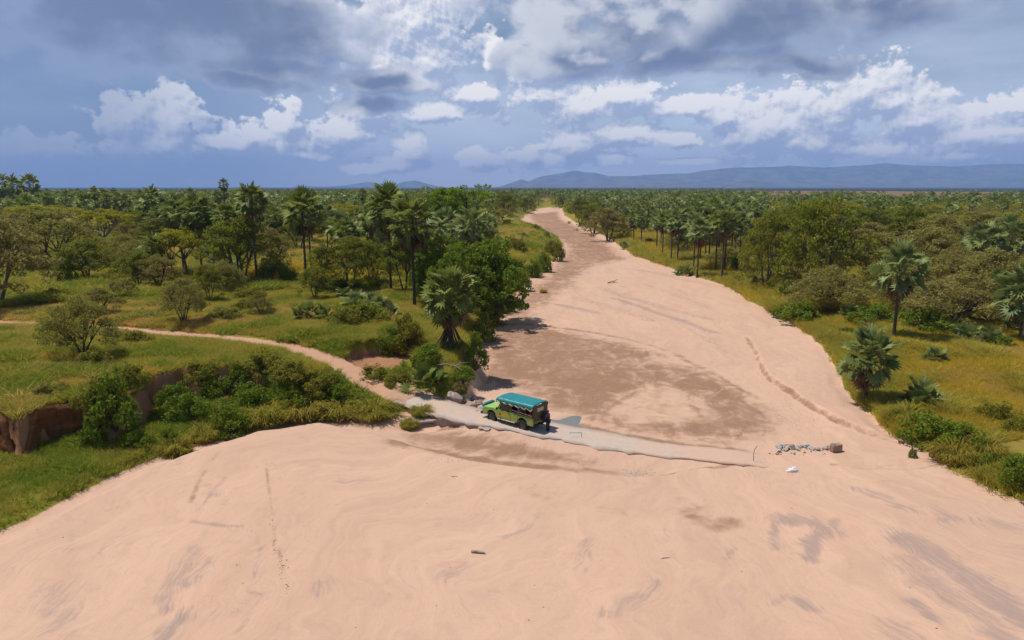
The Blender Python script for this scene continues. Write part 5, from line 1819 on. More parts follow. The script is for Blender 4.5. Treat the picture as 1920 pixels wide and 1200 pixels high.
def grass():
    rg = np.random.default_rng(31)
    P_ = {k_: [tuft(10 * j + i, 30, 0.56, 0.34, 0.022, M[k_], 1.25) for i in range(2)] for j, k_ in enumerate(('grass_lush', 'grass_green', 'grass_gold', 'grass_pale'))}
    n1, n2 = 245000, 140000
    r = np.concatenate([np.sqrt(rg.random(n1) * (112 ** 2 - 27 ** 2) + 27 ** 2), np.sqrt(rg.random(n2) * (300 ** 2 - 105 ** 2) + 105 ** 2)])
    a = R(-50) + rg.random(n1 + n2) * R(100)
    x, y = r * np.sin(a), r * np.cos(a)
    f = ground_fields(x, y)
    keep = (f['out'] > 0.12 + 0.5 * rg.random(len(x))) & (f['road'] < 0.12) & (f['pit'] < 0.3) & (np.abs(f['su']) > 0.35) | False
    patch = fbm(x, y, 2.5, 3)
    bare = fbm(x + 300, y, 9.0, 3)
    keep &= (rg.random(len(x)) > 0.8 * sstep(patch * 0.6 + bare * 0.6 + (rg.random(len(x)) - 0.5) * 0.5, -0.1, -0.7)) & (f['d_road'] > 1.15 + 1.1 * rg.random(len(x)) + 0.7 * f['slab'])
    far_grass = r > 200
    keep &= ~(far_grass & (rg.random(len(x)) < 0.4))
    left = f['left']
    tone = fbm(x, y, 16.0, 3) + fbm(x + 70, y, 4.0, 2) * 0.6 + (rg.random(len(x)) - 0.5) * 0.5
    bench = left & (f['su'] < 0) & (f['out'] > 0)
    kind = np.where(left, np.where(bench, np.where(tone > 0.30, 0, 1), np.where(tone > 0.30, 3, np.where(tone < -0.75, 1, np.where((tone > 0.12) & (patch > 0.1), 2, 0)))),
                    np.where(f['out'] < 3.0 + 6 * (tone + 0.2), np.where(tone > 0.35, 2, 0), np.where(tone > 0.52, 3, np.where(tone < -0.22, 0, 2))))
    herb = fbm(x + 900, y, 3.4, 3)
    lush_spot = (herb > 0.30) & (f['out'] > 1.5)
    kind = np.where(lush_spot & (rg.random(len(x)) < 0.75), np.where(left, 1, 0), kind)
    # orange grass between the tall palms
    oc = onland(590, 515)
    kind = np.where(np.hypot((x - oc[0]) / 14, (y - oc[1]) / 16) < 1, 2, kind)
    scl = (0.55 + 0.7 * rg.random(len(x))) * np.where(r > 105, 1.9, 1.0) * np.where(left, 0.82, 1.0) * np.where(bench, 0.75, 1.0) * np.where(lush_spot, 1.55, 1.0) * (1 + 0.5 * np.clip(fbm(x, y + 500, 7.0, 3), -0.8, 1))
    for k_, (key, name) in enumerate((('grass_lush', 'lush_green_grass'), ('grass_green', 'bench_grass'), ('grass_gold', 'golden_grass'), ('grass_pale', 'pale_dry_grass'))):
        m = keep & (kind == k_)
        pts = np.stack([x[m], y[m], f['h'][m]], 1)
        instances(name, P_[key], pts, rg.random(m.sum()) * 6.283, scl[m], seed=k_)
        print(name, m.sum())


def low_tree(kind, seed, leaf, bark):
    rg = np.random.default_rng(seed)
    g = Geo()
    if kind == 'palm':
        for mtx, dead in frond_layout(rg, 17, 0, 1.35, -0.7):
            fan_leaf(g, Matrix.Translation((0, 0, 7.0)) @ mtx, 1.15, 1.3, 0.3, 2, int(rg.integers(1e6)), 0.25, 2.0)
    else:
        Ht, Rc, n = (5.6, 4.8, 34) if kind == 'acacia' else (4.4, 4.4, 34)
        cl = []
        for i in range(n):
            w, q = rg.random() * 6.283, math.sqrt(rg.random())
            cl.append((math.cos(w) * q * Rc, math.sin(w) * q * Rc, Ht * (1 - 0.5 * q * q) - rg.random() ** 2 * 1.6))
        leaves_np(g, cl, np.tile((1.0, 1.0, 0.42), (n, 1)), 9, 0.75, 1.7, 0.8, rg, 0.3)
    V, Q = tube_np([(0, 0, -0.5), (0, 0, 7.0 if kind == 'palm' else 3.4)], [0.2, 0.13], 5)
    g2 = Geo().add(np.concatenate(g.V), np.concatenate(g.Q) if g.Q else None, np.concatenate(g.T) if g.T else None, np.concatenate(g.a)).add(V, Q)
    me = g2.mesh('distant_' + kind, leaf)
    me.materials.append(bark)
    mi = np.zeros(len(me.polygons), np.int32)
    # the stem's faces come last among the quads
    nq = sum(len(q) for q in g2.Q)
    mi[nq - len(Q):nq] = 1
    me.polygons.foreach_set('material_index', mi)
    return me


def far_woodland():
    rg = np.random.default_rng(41)
    lows = {'palm': [low_tree('palm', 1, M['palm'], M['palm_trunk_dark']), low_tree('palm', 2, M['palm_blue'], M['palm_trunk_dark'])],
            'acacia': [low_tree('acacia', 3, M['acacia_dark'], M['bark']), low_tree('acacia', 4, M['acacia'], M['bark'])],
            'thorn': [low_tree('thorn', 5, M['thorn'], M['bark']), low_tree('thorn', 6, M['acacia_dark'], M['bark'])]}
    n = 15000
    r = np.exp(rg.random(n) ** 0.75 * math.log(1700 / 480)) * 480
    a = R(-42) + rg.random(n) * R(84)
    x, y = r * np.sin(a), r * np.cos(a)
    f = ground_fields(x, y)
    openg = fbm(x, y * 0.55, 420, 3)
    ok_ = (f['out'] > 4) & ~((r > 560) & (fbm(x, y * 0.6, 190, 3) > np.where(a > 0.02, 0.10, 0.30))) & ~((r > 1150) & (a > 0.0) & (openg > -0.3))
    u = rg.random(n) + fbm(x, y, 110, 2) * 0.35
    lft = a < R(4)
    east = a > R(20)
    ty = np.where(u < np.where(east, 0.22, 0.52), 0, np.where(u < np.where(east, 0.5, 0.78), 1, 2))
    for k_, (key, name, ex) in enumerate((('palm', 'distant_palm_woodland', 'fan_palm'), ('acacia', 'distant_acacia_woodland', 'acacia_tree'), ('thorn', 'distant_thorn_woodland', 'thorn_tree'))):
        m = ok_ & (ty == k_)
        ex_ = np.array(extra[ex]).reshape(-1, 2)
        exz = ground_fields(ex_[:, 0], ex_[:, 1])['h'] if len(ex_) else np.zeros(0)
        pts = np.concatenate([np.stack([x[m], y[m], f['h'][m]], 1), np.stack([ex_[:, 0], ex_[:, 1], exz], 1)])
        instances(name, lows[key], pts, rg.random(len(pts)) * 6.283, (0.8 + 0.5 * rg.random(len(pts))) * np.where(np.hypot(pts[:, 0], pts[:, 1]) > 900, 1.1, 1.0), seed=60 + k_)
        print(name, len(pts))


build_hills()
grass()
far_woodland()

# ------------------------------------------------------------------ vehicle, person and what lies about on the sand
import bmesh


def flat_mat(name, col, rough=0.5, metal=0.0, spec=0.4, vary=0.12, scale=6.0, dirt=None):
    m, nt, b = new_mat(name)
    tc = nt.nodes.new('ShaderNodeTexCoord')
    n1 = noise(nt, tc.outputs['Object'], scale, 4.0, 0.6)
    dk = tuple(c_ * (1 - vary) for c_ in col)
    lt = tuple(min(1, c_ * (1 + vary)) for c_ in col)
    c = mixc(nt, n1, dk, lt)
    if dirt:
        sp = nt.nodes.new('ShaderNodeSeparateXYZ')
        nt.links.new(tc.outputs['Object'], sp.inputs[0])
        zz = E(nt, sp.outputs[2])
        c = mixc(nt, ((n1 - 0.5) * 0.8 + zz.ss(1.15, 0.35)).clamp() * 0.55, c, dirt)
    nt.links.new(c, b.inputs['Base Color'])
    b.inputs['Roughness'].default_value = rough
    b.inputs['Metallic'].default_value = metal
    b.inputs['Specular IOR Level'].default_value = spec
    return m


DUST = (0.36, 0.25, 0.17)
M['green_paint'] = flat_mat('light_green_paint', (0.25, 0.43, 0.065), 0.35, 0, 0.5, 0.06, 3, DUST)
M['tarp'] = flat_mat('teal_tarpaulin', (0.012, 0.215, 0.225), 0.42, 0, 0.5, 0.15, 5)
M['trim'] = flat_mat('cream_canvas', (0.55, 0.46, 0.36), 0.8, 0, 0.2)
M['canvas'] = flat_mat('brown_canvas', (0.115, 0.088, 0.045), 0.8, 0, 0.2, 0.2)
M['black'] = flat_mat('black_plastic', (0.02, 0.02, 0.021), 0.55)
M['tyre'] = flat_mat('dusty_tyre', (0.045, 0.038, 0.033), 0.9, 0, 0.15, 0.3)
M['rim'] = flat_mat('grey_rim', (0.12, 0.11, 0.10), 0.5, 0.4)
M['seat'] = flat_mat('pinkish_seat', (0.42, 0.26, 0.22), 0.8)
M['darkseat'] = flat_mat('dark_seat', (0.05, 0.04, 0.045), 0.8)
M['red'] = flat_mat('red_blanket', (0.42, 0.02, 0.025), 0.7)
M['yellow'] = flat_mat('yellow_panel', (0.50, 0.40, 0.03), 0.4)
M['white'] = flat_mat('white_paint', (0.75, 0.74, 0.70), 0.4)
M['metal'] = flat_mat('bare_metal', (0.32, 0.31, 0.30), 0.45, 0.7)
M['lamp'] = flat_mat('headlight_glass', (0.75, 0.75, 0.72), 0.15, 0, 0.6)
M['taillight'] = flat_mat('red_tail_light', (0.40, 0.03, 0.02), 0.25)
M['clear'] = flat_mat('milky_window', (0.46, 0.42, 0.36), 0.25, 0, 0.6)
gm, gnt, gb = new_mat('dark_window_glass')
gb.inputs['Base Color'].default_value = (0.02, 0.03, 0.03, 1)
gb.inputs['Roughness'].default_value = 0.06
gb.inputs['Specular IOR Level'].default_value = 0.6
M['glass'] = gm


def bm_box(bm, c, s, bev=0.0, rot=None):
    r = bmesh.ops.create_cube(bm, size=1.0)
    vs = r['verts']
    m = Matrix.Translation(c) @ (rot or Matrix()) @ Matrix.Diagonal((s[0], s[1], s[2], 1))
    bmesh.ops.transform(bm, matrix=m, verts=vs)
    if bev:
        es = list({e for v in vs for e in v.link_edges})
        bmesh.ops.bevel(bm, geom=es, offset=bev, segments=2, affect='EDGES', profile=0.5)


def bm_prism(bm, prof, y0, y1, bev=0.0):
    """profile in x,z pushed from y0 to y1"""
    a = [bm.verts.new((x, y0, z)) for x, z in prof]
    b = [bm.verts.new((x, y1, z)) for x, z in prof]
    n = len(prof)
    fs = [bm.faces.new(a), bm.faces.new(b[::-1])]
    for i in range(n):
        fs.append(bm.faces.new((a[i], b[i], b[(i + 1) % n], a[(i + 1) % n])))
    bmesh.ops.recalc_face_normals(bm, faces=fs)
    if bev:
        es = list({e for f in fs for e in f.edges})
        bmesh.ops.bevel(bm, geom=es, offset=bev, segments=2, affect='EDGES', profile=0.5)


def bm_tube(bm, pts, r, sides=8):
    V, Q = tube_np(pts, [r] * len(pts) if not hasattr(r, '__len__') else r, sides)
    vs = [bm.verts.new(v) for v in V]
    for q in Q:
        bm.faces.new([vs[i] for i in q])
    n = len(vs)
    bm.faces.new(vs[:sides][::-1])
    bm.faces.new(vs[n - sides:])


def bm_lathe(bm, prof, axis_y, cx_, cz_, seg=20):
    """wheel shapes: profile (radius, y) turned about the y axis"""
    rings = []
    for i in range(seg):
        a = 2 * math.pi * i / seg
        rings.append([bm.verts.new((cx_ + r * math.cos(a), y, cz_ + r * math.sin(a))) for r, y in prof])
    fs = []
    for i in range(seg):
        j = (i + 1) % seg
        for k_ in range(len(prof) - 1):
            fs.append(bm.faces.new((rings[i][k_], rings[j][k_], rings[j][k_ + 1], rings[i][k_ + 1])))
    bmesh.ops.recalc_face_normals(bm, faces=fs)


def part(name, fn, mat, parent, smooth=False, label=None):
    bm = bmesh.new()
    fn(bm)
    me = bpy.data.meshes.new(name)
    bm.to_mesh(me)
    bm.free()
    if smooth:
        me.polygons.foreach_set('use_smooth', np.ones(len(me.polygons), bool))
    me.materials.append(mat)
    o = obj(name, me, parent)
    if label:
        o['label'] = label
    return o


def vehicle():
    f = Vector(at(925, 788, 0.43))
    r = Vector(at(977, 802, 0.43))
    d = (f - r)
    d.z = 0
    head = math.atan2(d.y, d.x)
    d.normalize()
    nrm = Vector((-d.y, d.x, 0))                 # left of the vehicle
    if nrm.y > 0:
        nrm = -nrm
        side = -1
    else:
        side = 1
    mid = (f + r) * 0.5 - nrm * 0.80
    zc = H(mid.x, mid.y)
    o = empty('safari_pickup', (mid.x, mid.y, zc + 0.0), head)
    tag(o, 'light green safari pickup with teal tarpaulin roof parked on the ford', 'pickup truck')
    MARKS.append(('green pickup', mid.x, mid.y))
    W = 0.86
    wb = 1.53
    # lower body with wheel arches, cut as one outline
    def arch(cx__, r_, z0):
        return [(cx__ + r_ * math.cos(t), z0 + r_ * math.sin(t)) for t in np.linspace(math.pi, 0, 7)]
    zs = 0.52
    front = [(2.42, 0.62), (2.45, 0.95), (2.36, 1.10), (0.98, 1.20), (0.90, 1.19), (-0.72, 1.19), (-0.72, 1.06), (-2.55, 1.06), (-2.55, 0.62)]
    under = arch(-wb, 0.50, zs)
    fr = arch(wb, 0.50, zs)
    prof = front + [(-2.55, zs)] + under + [(-0.6, zs), (0.7, zs)] + fr + [(2.42, zs)]
    body = part('body', lambda bm: (bm_prism(bm, prof, -W, -W + 0.06), bm_prism(bm, prof, W - 0.06, W), bm_box(bm, (2.40, 0, 0.86), (0.08, 1.6, 0.46), 0.02), bm_box(bm, (-2.52, 0, 0.84), (0.06, 1.6, 0.42), 0.01),
                                    bm_box(bm, (-0.1, 0, 0.62), (4.7, 1.58, 0.10)), bm_box(bm, (-1.6, 0.80, 1.085), (1.9, 0.1, 0.05), 0.015), bm_box(bm, (-1.6, -0.80, 1.085), (1.9, 0.1, 0.05), 0.015)), M['green_paint'], o)
    part('bonnet', lambda bm: (bm_prism(bm, [(2.38, 1.09), (2.30, 1.17), (0.96, 1.25), (0.93, 1.12), (2.34, 1.02)], -0.80, 0.80, 0.025), bm_prism(bm, [(2.1, 1.17), (2.0, 1.215), (1.1, 1.262), (1.0, 1.24)], -0.35, 0.35, 0.02)), flat_mat('sunlit_green_bonnet', (0.37, 0.54, 0.17), 0.35, 0, 0.5, 0.05), o)  # lighter copy of the body green: sunlight on the bonnet put into its colour
    part('grille', lambda bm: [bm_box(bm, (2.452, 0, 0.80 + 0.06 * i), (0.03, 1.0, 0.03)) for i in range(4)], M['black'], o)
    for s in (-1, 1):
        h_ = part('headlight', lambda bm: bm_lathe_x(bm, [(0.0, 0.05), (0.10, 0.04), (0.115, 0.0)], 2.445, s * 0.64, 0.88), M['lamp'], o, True)
    part('front_bumper', lambda bm: (bm_box(bm, (2.56, 0, 0.60), (0.16, 1.78, 0.20), 0.03), [bm_tube(bm, [(2.60, y, 0.62), (2.66, y, 1.0), (2.58, y, 1.10)], 0.03) for y in (-0.5, 0.5)], bm_tube(bm, [(2.64, -0.62, 0.98), (2.64, 0.62, 0.98)], 0.03)), M['black'], o)
    part('rolled_tarpaulin', lambda bm: (bm_box(bm, (2.56, 0.02, 1.16), (0.34, 1.36, 0.24), 0.09), bm_box(bm, (2.46, 0.1, 1.27), (0.26, 1.0, 0.12), 0.05)), M['tarp'], o, True)
    part('rear_bumper', lambda bm: (bm_box(bm, (-2.64, 0, 0.58), (0.12, 1.7, 0.14), 0.02), bm_box(bm, (-2.80, 0, 0.55), (0.22, 0.10, 0.08), 0.01)), M['black'], o)
    part('side_step', lambda bm: [bm_tube(bm, [(-0.85, s * 0.92, 0.47), (0.85, s * 0.92, 0.47)], 0.045) for s in (-1, 1)], M['trim'], o)
    part('chassis', lambda bm: (bm_box(bm, (0, 0, 0.50), (4.6, 0.8, 0.16)), bm_tube(bm, [(wb, -0.7, 0.40), (wb, 0.7, 0.40)], 0.06), bm_tube(bm, [(-wb, -0.7, 0.40), (-wb, 0.7, 0.40)], 0.06)), M['black'], o)
    for sx in (1, -1):
        for sy in (1, -1):
            w = empty('wheel', (sx * wb, sy * 0.77, 0.40))
            w.parent = o
            part('tyre', lambda bm: bm_lathe(bm, [(0.24, -0.10), (0.36, -0.13), (0.405, -0.11), (0.415, 0.0), (0.405, 0.11), (0.36, 0.13), (0.24, 0.10), (0.24, -0.10)], 0, 0, 0, 24), M['tyre'], w, True)
            part('rim', lambda bm: (bm_lathe(bm, [(0.0, sy * 0.06), (0.07, sy * 0.10), (0.10, sy * 0.04), (0.20, sy * 0.035), (0.245, sy * 0.10)], 0, 0, 0, 20)), M['rim'], w, True)
    # cab: raked screen, pillars, doors with dark windows
    part('windscreen_frame', lambda bm: [bm_tube(bm, [(0.98, y, 1.20), (0.62, y * 0.94, 1.86)], 0.035) for y in (-0.80, 0.80)] and [bm_tube(bm, [(0.62, -0.77, 1.86), (0.62, 0.77, 1.86)], 0.035)], M['green_paint'], o)
    part('windscreen', lambda bm: bm_prism(bm, [(0.965, 1.21), (0.635, 1.83), (0.615, 1.83), (0.945, 1.21)], -0.76, 0.76), M['glass'], o)
    for s in (-1, 1):
        dr = part('door', lambda bm: (bm_box(bm, (0.20, s * 0.873, 0.86), (1.16, 0.03, 0.62), 0.012)), M['green_paint'], o, label='front door with yellow panel' if s == side else None)
        part('window', lambda bm: bm_prism(bm, [(0.80, 1.20), (0.56, 1.74), (-0.36, 1.74), (-0.38, 1.20)], s * 0.80 - 0.012, s * 0.80 + 0.012), M['glass'], dr)
        part('window_frame', lambda bm: [bm_tube(bm, p_, 0.028, 6) for p_ in ([(0.84, s * 0.81, 1.19), (0.57, s * 0.79, 1.78)], [(0.57, s * 0.79, 1.78), (-0.40, s * 0.79, 1.78)], [(-0.40, s * 0.79, 1.78), (-0.41, s * 0.81, 1.19)])], M['green_paint'], dr)
        part('door_handle', lambda bm: bm_box(bm, (-0.26, s * 0.90, 1.06), (0.14, 0.03, 0.035), 0.01), M['black'], dr)
        part('painted_panel', lambda bm: bm_prism(bm, [(0.80, 0.66), (0.86, 1.02), (0.30, 1.05), (-0.20, 0.98), (-0.30, 0.72)], s * 0.889, s * 0.894), M['yellow'], dr)
        part('red_emblem', lambda bm: bm_lathe(bm, [(0.0, s * 0.8965), (0.10, s * 0.8965), (0.10, s * 0.893)], 0, 0.62, 0.88, 14), M['red'], dr)
        part('mirror', lambda bm: (bm_box(bm, (0.86, s * 1.02, 1.30), (0.06, 0.16, 0.22), 0.02), bm_tube(bm, [(0.86, s * 0.84, 1.22), (0.86, s * 1.0, 1.30)], 0.015)), M['black'], o)
        part('rear_door', lambda bm: bm_box(bm, (-0.72, s * 0.868, 0.82), (0.62, 0.03, 0.62), 0.012), M['green_paint'], o)
        part('side_rail', lambda bm: (bm_tube(bm, [(-0.5, s * 0.82, 1.40), (-2.45, s * 0.82, 1.30)], 0.03), bm_tube(bm, [(-0.5, s * 0.82, 1.22), (-2.45, s * 0.82, 1.16)], 0.022)), M['trim'], o)
        part('tail_light', lambda bm: bm_box(bm, (-2.57, s * 0.76, 0.90), (0.05, 0.14, 0.30), 0.015), M['taillight'], o)
        for x_ in (-0.42, -1.1, -1.8, -2.48):
            part('roof_post', lambda bm: bm_tube(bm, [(x_, s * 0.80, 1.05), (x_, s * 0.80, 2.02)], 0.03, 6), M['canvas'], o)
    # benches in the open back
    for i, (x_, mt) in enumerate(((0.1, 'darkseat'), (-0.75, 'seat'), (-1.45, 'darkseat'), (-2.1, 'darkseat'))):
        for y_ in (-0.42, 0.42):
            st = part('seat', lambda bm: bm_box(bm, (x_, y_, 0.98), (0.52, 0.66, 0.16), 0.05), M[mt], o, True)
            part('seat_back', lambda bm: bm_box(bm, (x_ - 0.27, y_, 1.32), (0.13, 0.64, 0.62), 0.05, Matrix.Rotation(-0.12, 4, 'Y')), M[mt], st, True)
    part('folded_blanket', lambda bm: bm_box(bm, (-2.22, side * 0.52, 1.28), (0.46, 0.5, 0.26), 0.08), M['red'], o, True)
    # tarpaulin roof: arched, sagging between the bows, sides hanging a little
    def roof(bm):
        nx, ny = 25, 13
        rows = []
        for lay_ in (0, 1):
            g_ = []
            for i in range(nx):
                x_ = 0.98 - 3.62 * i / (nx - 1)
                sag = 0.025 * abs(math.sin(i / (nx - 1) * math.pi * 4)) - 0.02
                row = []
                for j in range(ny):
                    t = j / (ny - 1) * 2 - 1
                    yy = 0.97 * math.copysign(min(abs(t) * 1.22, 1.0) - 0.03 * max(0, abs(t) - 0.82), t)
                    zz = 2.22 - 0.10 * t * t - (max(0, abs(t) - 0.80) * 1.25) - sag * (1 - t * t) + 0.018 * math.sin(i * 1.7 + j) * (abs(t) > 0.8)
                    fr_ = 0.06 * (i == 0) + 0.05 * (i == nx - 1)
                    row.append(bm.verts.new((x_, yy, zz - fr_ - lay_ * 0.03)))
                g_.append(row)
            rows.append(g_)
        for lay_, g_ in enumerate(rows):
            for i in range(nx - 1):
                for j in range(ny - 1):
                    q = (g_[i][j], g_[i + 1][j], g_[i + 1][j + 1], g_[i][j + 1])
                    bm.faces.new(q[::-1] if lay_ else q)
        a_, b_ = rows
        for i in range(nx - 1):
            bm.faces.new((a_[i][0], b_[i][0], b_[i + 1][0], a_[i + 1][0]))
            bm.faces.new((a_[i][-1], a_[i + 1][-1], b_[i + 1][-1], b_[i][-1]))
        for j in range(ny - 1):
            bm.faces.new((a_[0][j], a_[0][j + 1], b_[0][j + 1], b_[0][j]))
            bm.faces.new((a_[-1][j], b_[-1][j], b_[-1][j + 1], a_[-1][j + 1]))
        bmesh.ops.recalc_face_normals(bm, faces=bm.faces[:])
    rf = part('canopy', roof, M['tarp'], o, True)
    for s in (-1, 1):
        part('rolled_side_canvas', lambda bm: bm_tube(bm, [(0.9 - 3.45 * i / 18, s * (0.93 + 0.02 * math.sin(i * 2.1)), 1.90 - 0.04 * abs(math.sin(i * 1.05)) - 0.005 * i * (i % 3)) for i in range(19)], [0.05 + 0.018 * math.sin(i * 1.9) for i in range(19)], 7), M['trim'], rf, True)
    rc = part('rear_canvas', lambda bm: bm_prism(bm, [(-2.60, 0.86), (-2.60, 2.08), (-2.63, 2.08), (-2.66, 0.86)], -0.90, 0.90), M['canvas'], o)
    part('rear_window', lambda bm: bm_box(bm, (-2.655, 0.05, 1.72), (0.02, 0.78, 0.30), 0.004), M['clear'], rc)
    part('spare_wheel', lambda bm: (bm_lathe_x(bm, [(0.0, -0.02), (0.30, -0.03), (0.37, 0.0), (0.37, 0.10), (0.0, 0.10)], -2.78, -0.36, 1.05)), M['tyre'], o, True)
    return o, mid, head


def bm_lathe_x(bm, prof, x0, cy_, cz_, seg=18):
    rings = [[bm.verts.new((x0 + x_, cy_ + r_ * math.cos(2 * math.pi * i / seg), cz_ + r_ * math.sin(2 * math.pi * i / seg))) for r_, x_ in prof] for i in range(seg)]
    fs = []
    for i in range(seg):
        j = (i + 1) % seg
        for k_ in range(len(prof) - 1):
            fs.append(bm.faces.new((rings[i][k_], rings[j][k_], rings[j][k_ + 1], rings[i][k_ + 1])))
    bmesh.ops.recalc_face_normals(bm, faces=fs)


def skinned(name, verts, edges, radii, mat, parent, root=0, sub=2):
    me = bpy.data.meshes.new(name)
    me.from_pydata(verts, edges, [])
    tmp = bpy.data.objects.new(name, me)
    C.objects.link(tmp)
    md = tmp.modifiers.new('skin', 'SKIN')
    sv = me.skin_vertices[0].data if me.skin_vertices else None
    if sv is None:
        me.attributes.new('x', 'FLOAT', 'POINT')
    for i, r_ in enumerate(radii):
        sv[i].radius = (r_, r_) if not hasattr(r_, '__len__') else r_
        sv[i].use_root = (i == root)
    ms = tmp.modifiers.new('sub', 'SUBSURF')
    ms.levels = ms.render_levels = sub
    dg = bpy.context.evaluated_depsgraph_get()
    ev = tmp.evaluated_get(dg)
    out = bpy.data.meshes.new_from_object(ev)
    bpy.data.objects.remove(tmp)
    out.name = name
    out.materials.clear()
    out.materials.append(mat)
    out.polygons.foreach_set('use_smooth', np.ones(len(out.polygons), bool))
    return obj(name, out, parent)


def person():
    x, y, _ = at(1027.5, 806, 0.4)
    z = H(x, y)
    o = empty('person', (x, y, z), R(150))       # faces the back of the vehicle
    tag(o, 'person in dark clothes with a pale sleeve standing behind the green pickup', 'person')
    skin = flat_mat('dark_skin', (0.075, 0.042, 0.028), 0.5)
    navy = flat_mat('navy_trousers', (0.018, 0.017, 0.035), 0.8)
    top = flat_mat('dark_blue_shirt', (0.020, 0.022, 0.048), 0.8)
    pale = flat_mat('pale_lilac_sleeve', (0.50, 0.46, 0.52), 0.8)
    # x forward, y left
    v = {'pel': (0, 0, 0.95), 'spine': (0, 0, 1.12), 'chest': (0.01, 0, 1.32), 'neck': (0.02, 0, 1.49), 'head': (0.05, 0, 1.60), 'crown': (0.04, 0, 1.71),
         'lsh': (0, 0.18, 1.42), 'lel': (0.10, 0.25, 1.16), 'lwr': (0.30, 0.20, 1.06), 'lha': (0.38, 0.19, 1.06),
         'rsh': (0, -0.18, 1.42), 'rel': (0.04, -0.27, 1.14), 'rwr': (0.20, -0.24, 0.97), 'rha': (0.27, -0.22, 0.94),
         'lhip': (0, 0.10, 0.90), 'lkn': (0.03, 0.11, 0.50), 'lan': (-0.02, 0.11, 0.10), 'lto': (0.15, 0.13, 0.04),
         'rhip': (0, -0.10, 0.90), 'rkn': (0.02, -0.11, 0.50), 'ran': (-0.04, -0.11, 0.10), 'rto': (0.13, -0.14, 0.04)}
    rad = {'pel': .135, 'spine': .12, 'chest': .14, 'neck': .055, 'head': .085, 'crown': .07, 'lsh': .062, 'lel': .045, 'lwr': .03, 'lha': .034, 'rsh': .062, 'rel': .045, 'rwr': .03, 'rha': .034,
           'lhip': .085, 'lkn': .06, 'lan': .042, 'lto': .035, 'rhip': .085, 'rkn': .06, 'ran': .042, 'rto': .035}
    ed = [('pel', 'spine'), ('spine', 'chest'), ('chest', 'neck'), ('neck', 'head'), ('head', 'crown'), ('chest', 'lsh'), ('lsh', 'lel'), ('lel', 'lwr'), ('lwr', 'lha'), ('chest', 'rsh'), ('rsh', 'rel'), ('rel', 'rwr'), ('rwr', 'rha'),
          ('pel', 'lhip'), ('lhip', 'lkn'), ('lkn', 'lan'), ('lan', 'lto'), ('pel', 'rhip'), ('rhip', 'rkn'), ('rkn', 'ran'), ('ran', 'rto')]
    for s, h_ in (('l', 'lha'), ('r', 'rha')):
        hx, hy, hz = v[h_]
        sg = 1 if s == 'l' else -1
        for k_, (dy_, ln) in enumerate(((0.030, 0.075), (0.010, 0.085), (-0.010, 0.080), (-0.030, 0.062))):
            a_, b_ = f'{s}f{k_}', f'{s}g{k_}'
            v[a_] = (hx + 0.045, hy + dy_, hz - 0.004)
            v[b_] = (hx + 0.045 + ln * 0.8, hy + dy_ * 1.2, hz - 0.03)
            rad[a_], rad[b_] = .0095, .008
            ed += [(h_, a_), (a_, b_)]
        v[s + 't'] = (hx + 0.03, hy - sg * 0.055, hz - 0.01)
        rad[s + 't'] = .010
        ed.append((h_, s + 't'))
    ks = list(v)
    ix = {k_: i for i, k_ in enumerate(ks)}
    skinned('body', [v[k_] for k_ in ks], [(ix[a_], ix[b_]) for a_, b_ in ed], [rad[k_] for k_ in ks], skin, o)

    def sub(name, keys, edges, grow, mat, root, over=None):
        pos = dict(v)
        pos.update(over or {})
        i2 = {k_: i for i, k_ in enumerate(keys)}
        skinned(name, [pos[k_] for k_ in keys], [(i2[a_], i2[b_]) for a_, b_ in edges], [rad[k_] + grow for k_ in keys], mat, o, i2[root])
    sub('trousers', ['pel', 'lhip', 'lkn', 'lan', 'rhip', 'rkn', 'ran'], [('pel', 'lhip'), ('lhip', 'lkn'), ('lkn', 'lan'), ('pel', 'rhip'), ('rhip', 'rkn'), ('rkn', 'ran')], 0.025, navy, 'pel')
    sub('shirt', ['pel', 'spine', 'chest', 'neck', 'lsh', 'lel', 'rsh'], [('pel', 'spine'), ('spine', 'chest'), ('chest', 'neck'), ('chest', 'lsh'), ('lsh', 'lel'), ('chest', 'rsh')], 0.022, top, 'spine', {'neck': (0.015, 0, 1.45)})
    sub('sleeve', ['rsh', 'rel', 'rwr'], [('rsh', 'rel'), ('rel', 'rwr')], 0.028, pale, 'rel')
    part('hair', lambda bm: (bmesh.ops.create_uvsphere(bm, u_segments=14, v_segments=9, radius=0.098, matrix=Matrix.Translation((0.028, 0, 1.685)) @ Matrix.Diagonal((1.05, 0.88, 0.86, 1)))), flat_mat('black_hair', (0.012, 0.010, 0.010), 0.7), o, True)
    part('face', lambda bm: (bm_box(bm, (0.142, 0, 1.615), (0.03, 0.026, 0.045), 0.01), [bm_box(bm, (0.128, s * 0.034, 1.645), (0.012, 0.028, 0.014), 0.004) for s in (-1, 1)], bm_box(bm, (0.132, 0, 1.57), (0.012, 0.05, 0.014), 0.004), [bm_box(bm, (0.045, s * 0.088, 1.62), (0.04, 0.02, 0.06), 0.009) for s in (-1, 1)]), skin, o)
    for s in (-1, 1):
        part('shoe', lambda bm: bm_box(bm, (0.055 if s > 0 else 0.035, s * 0.122, 0.05), (0.27, 0.10, 0.10), 0.035), M['black'], o, True)


rk = random.Random(9)


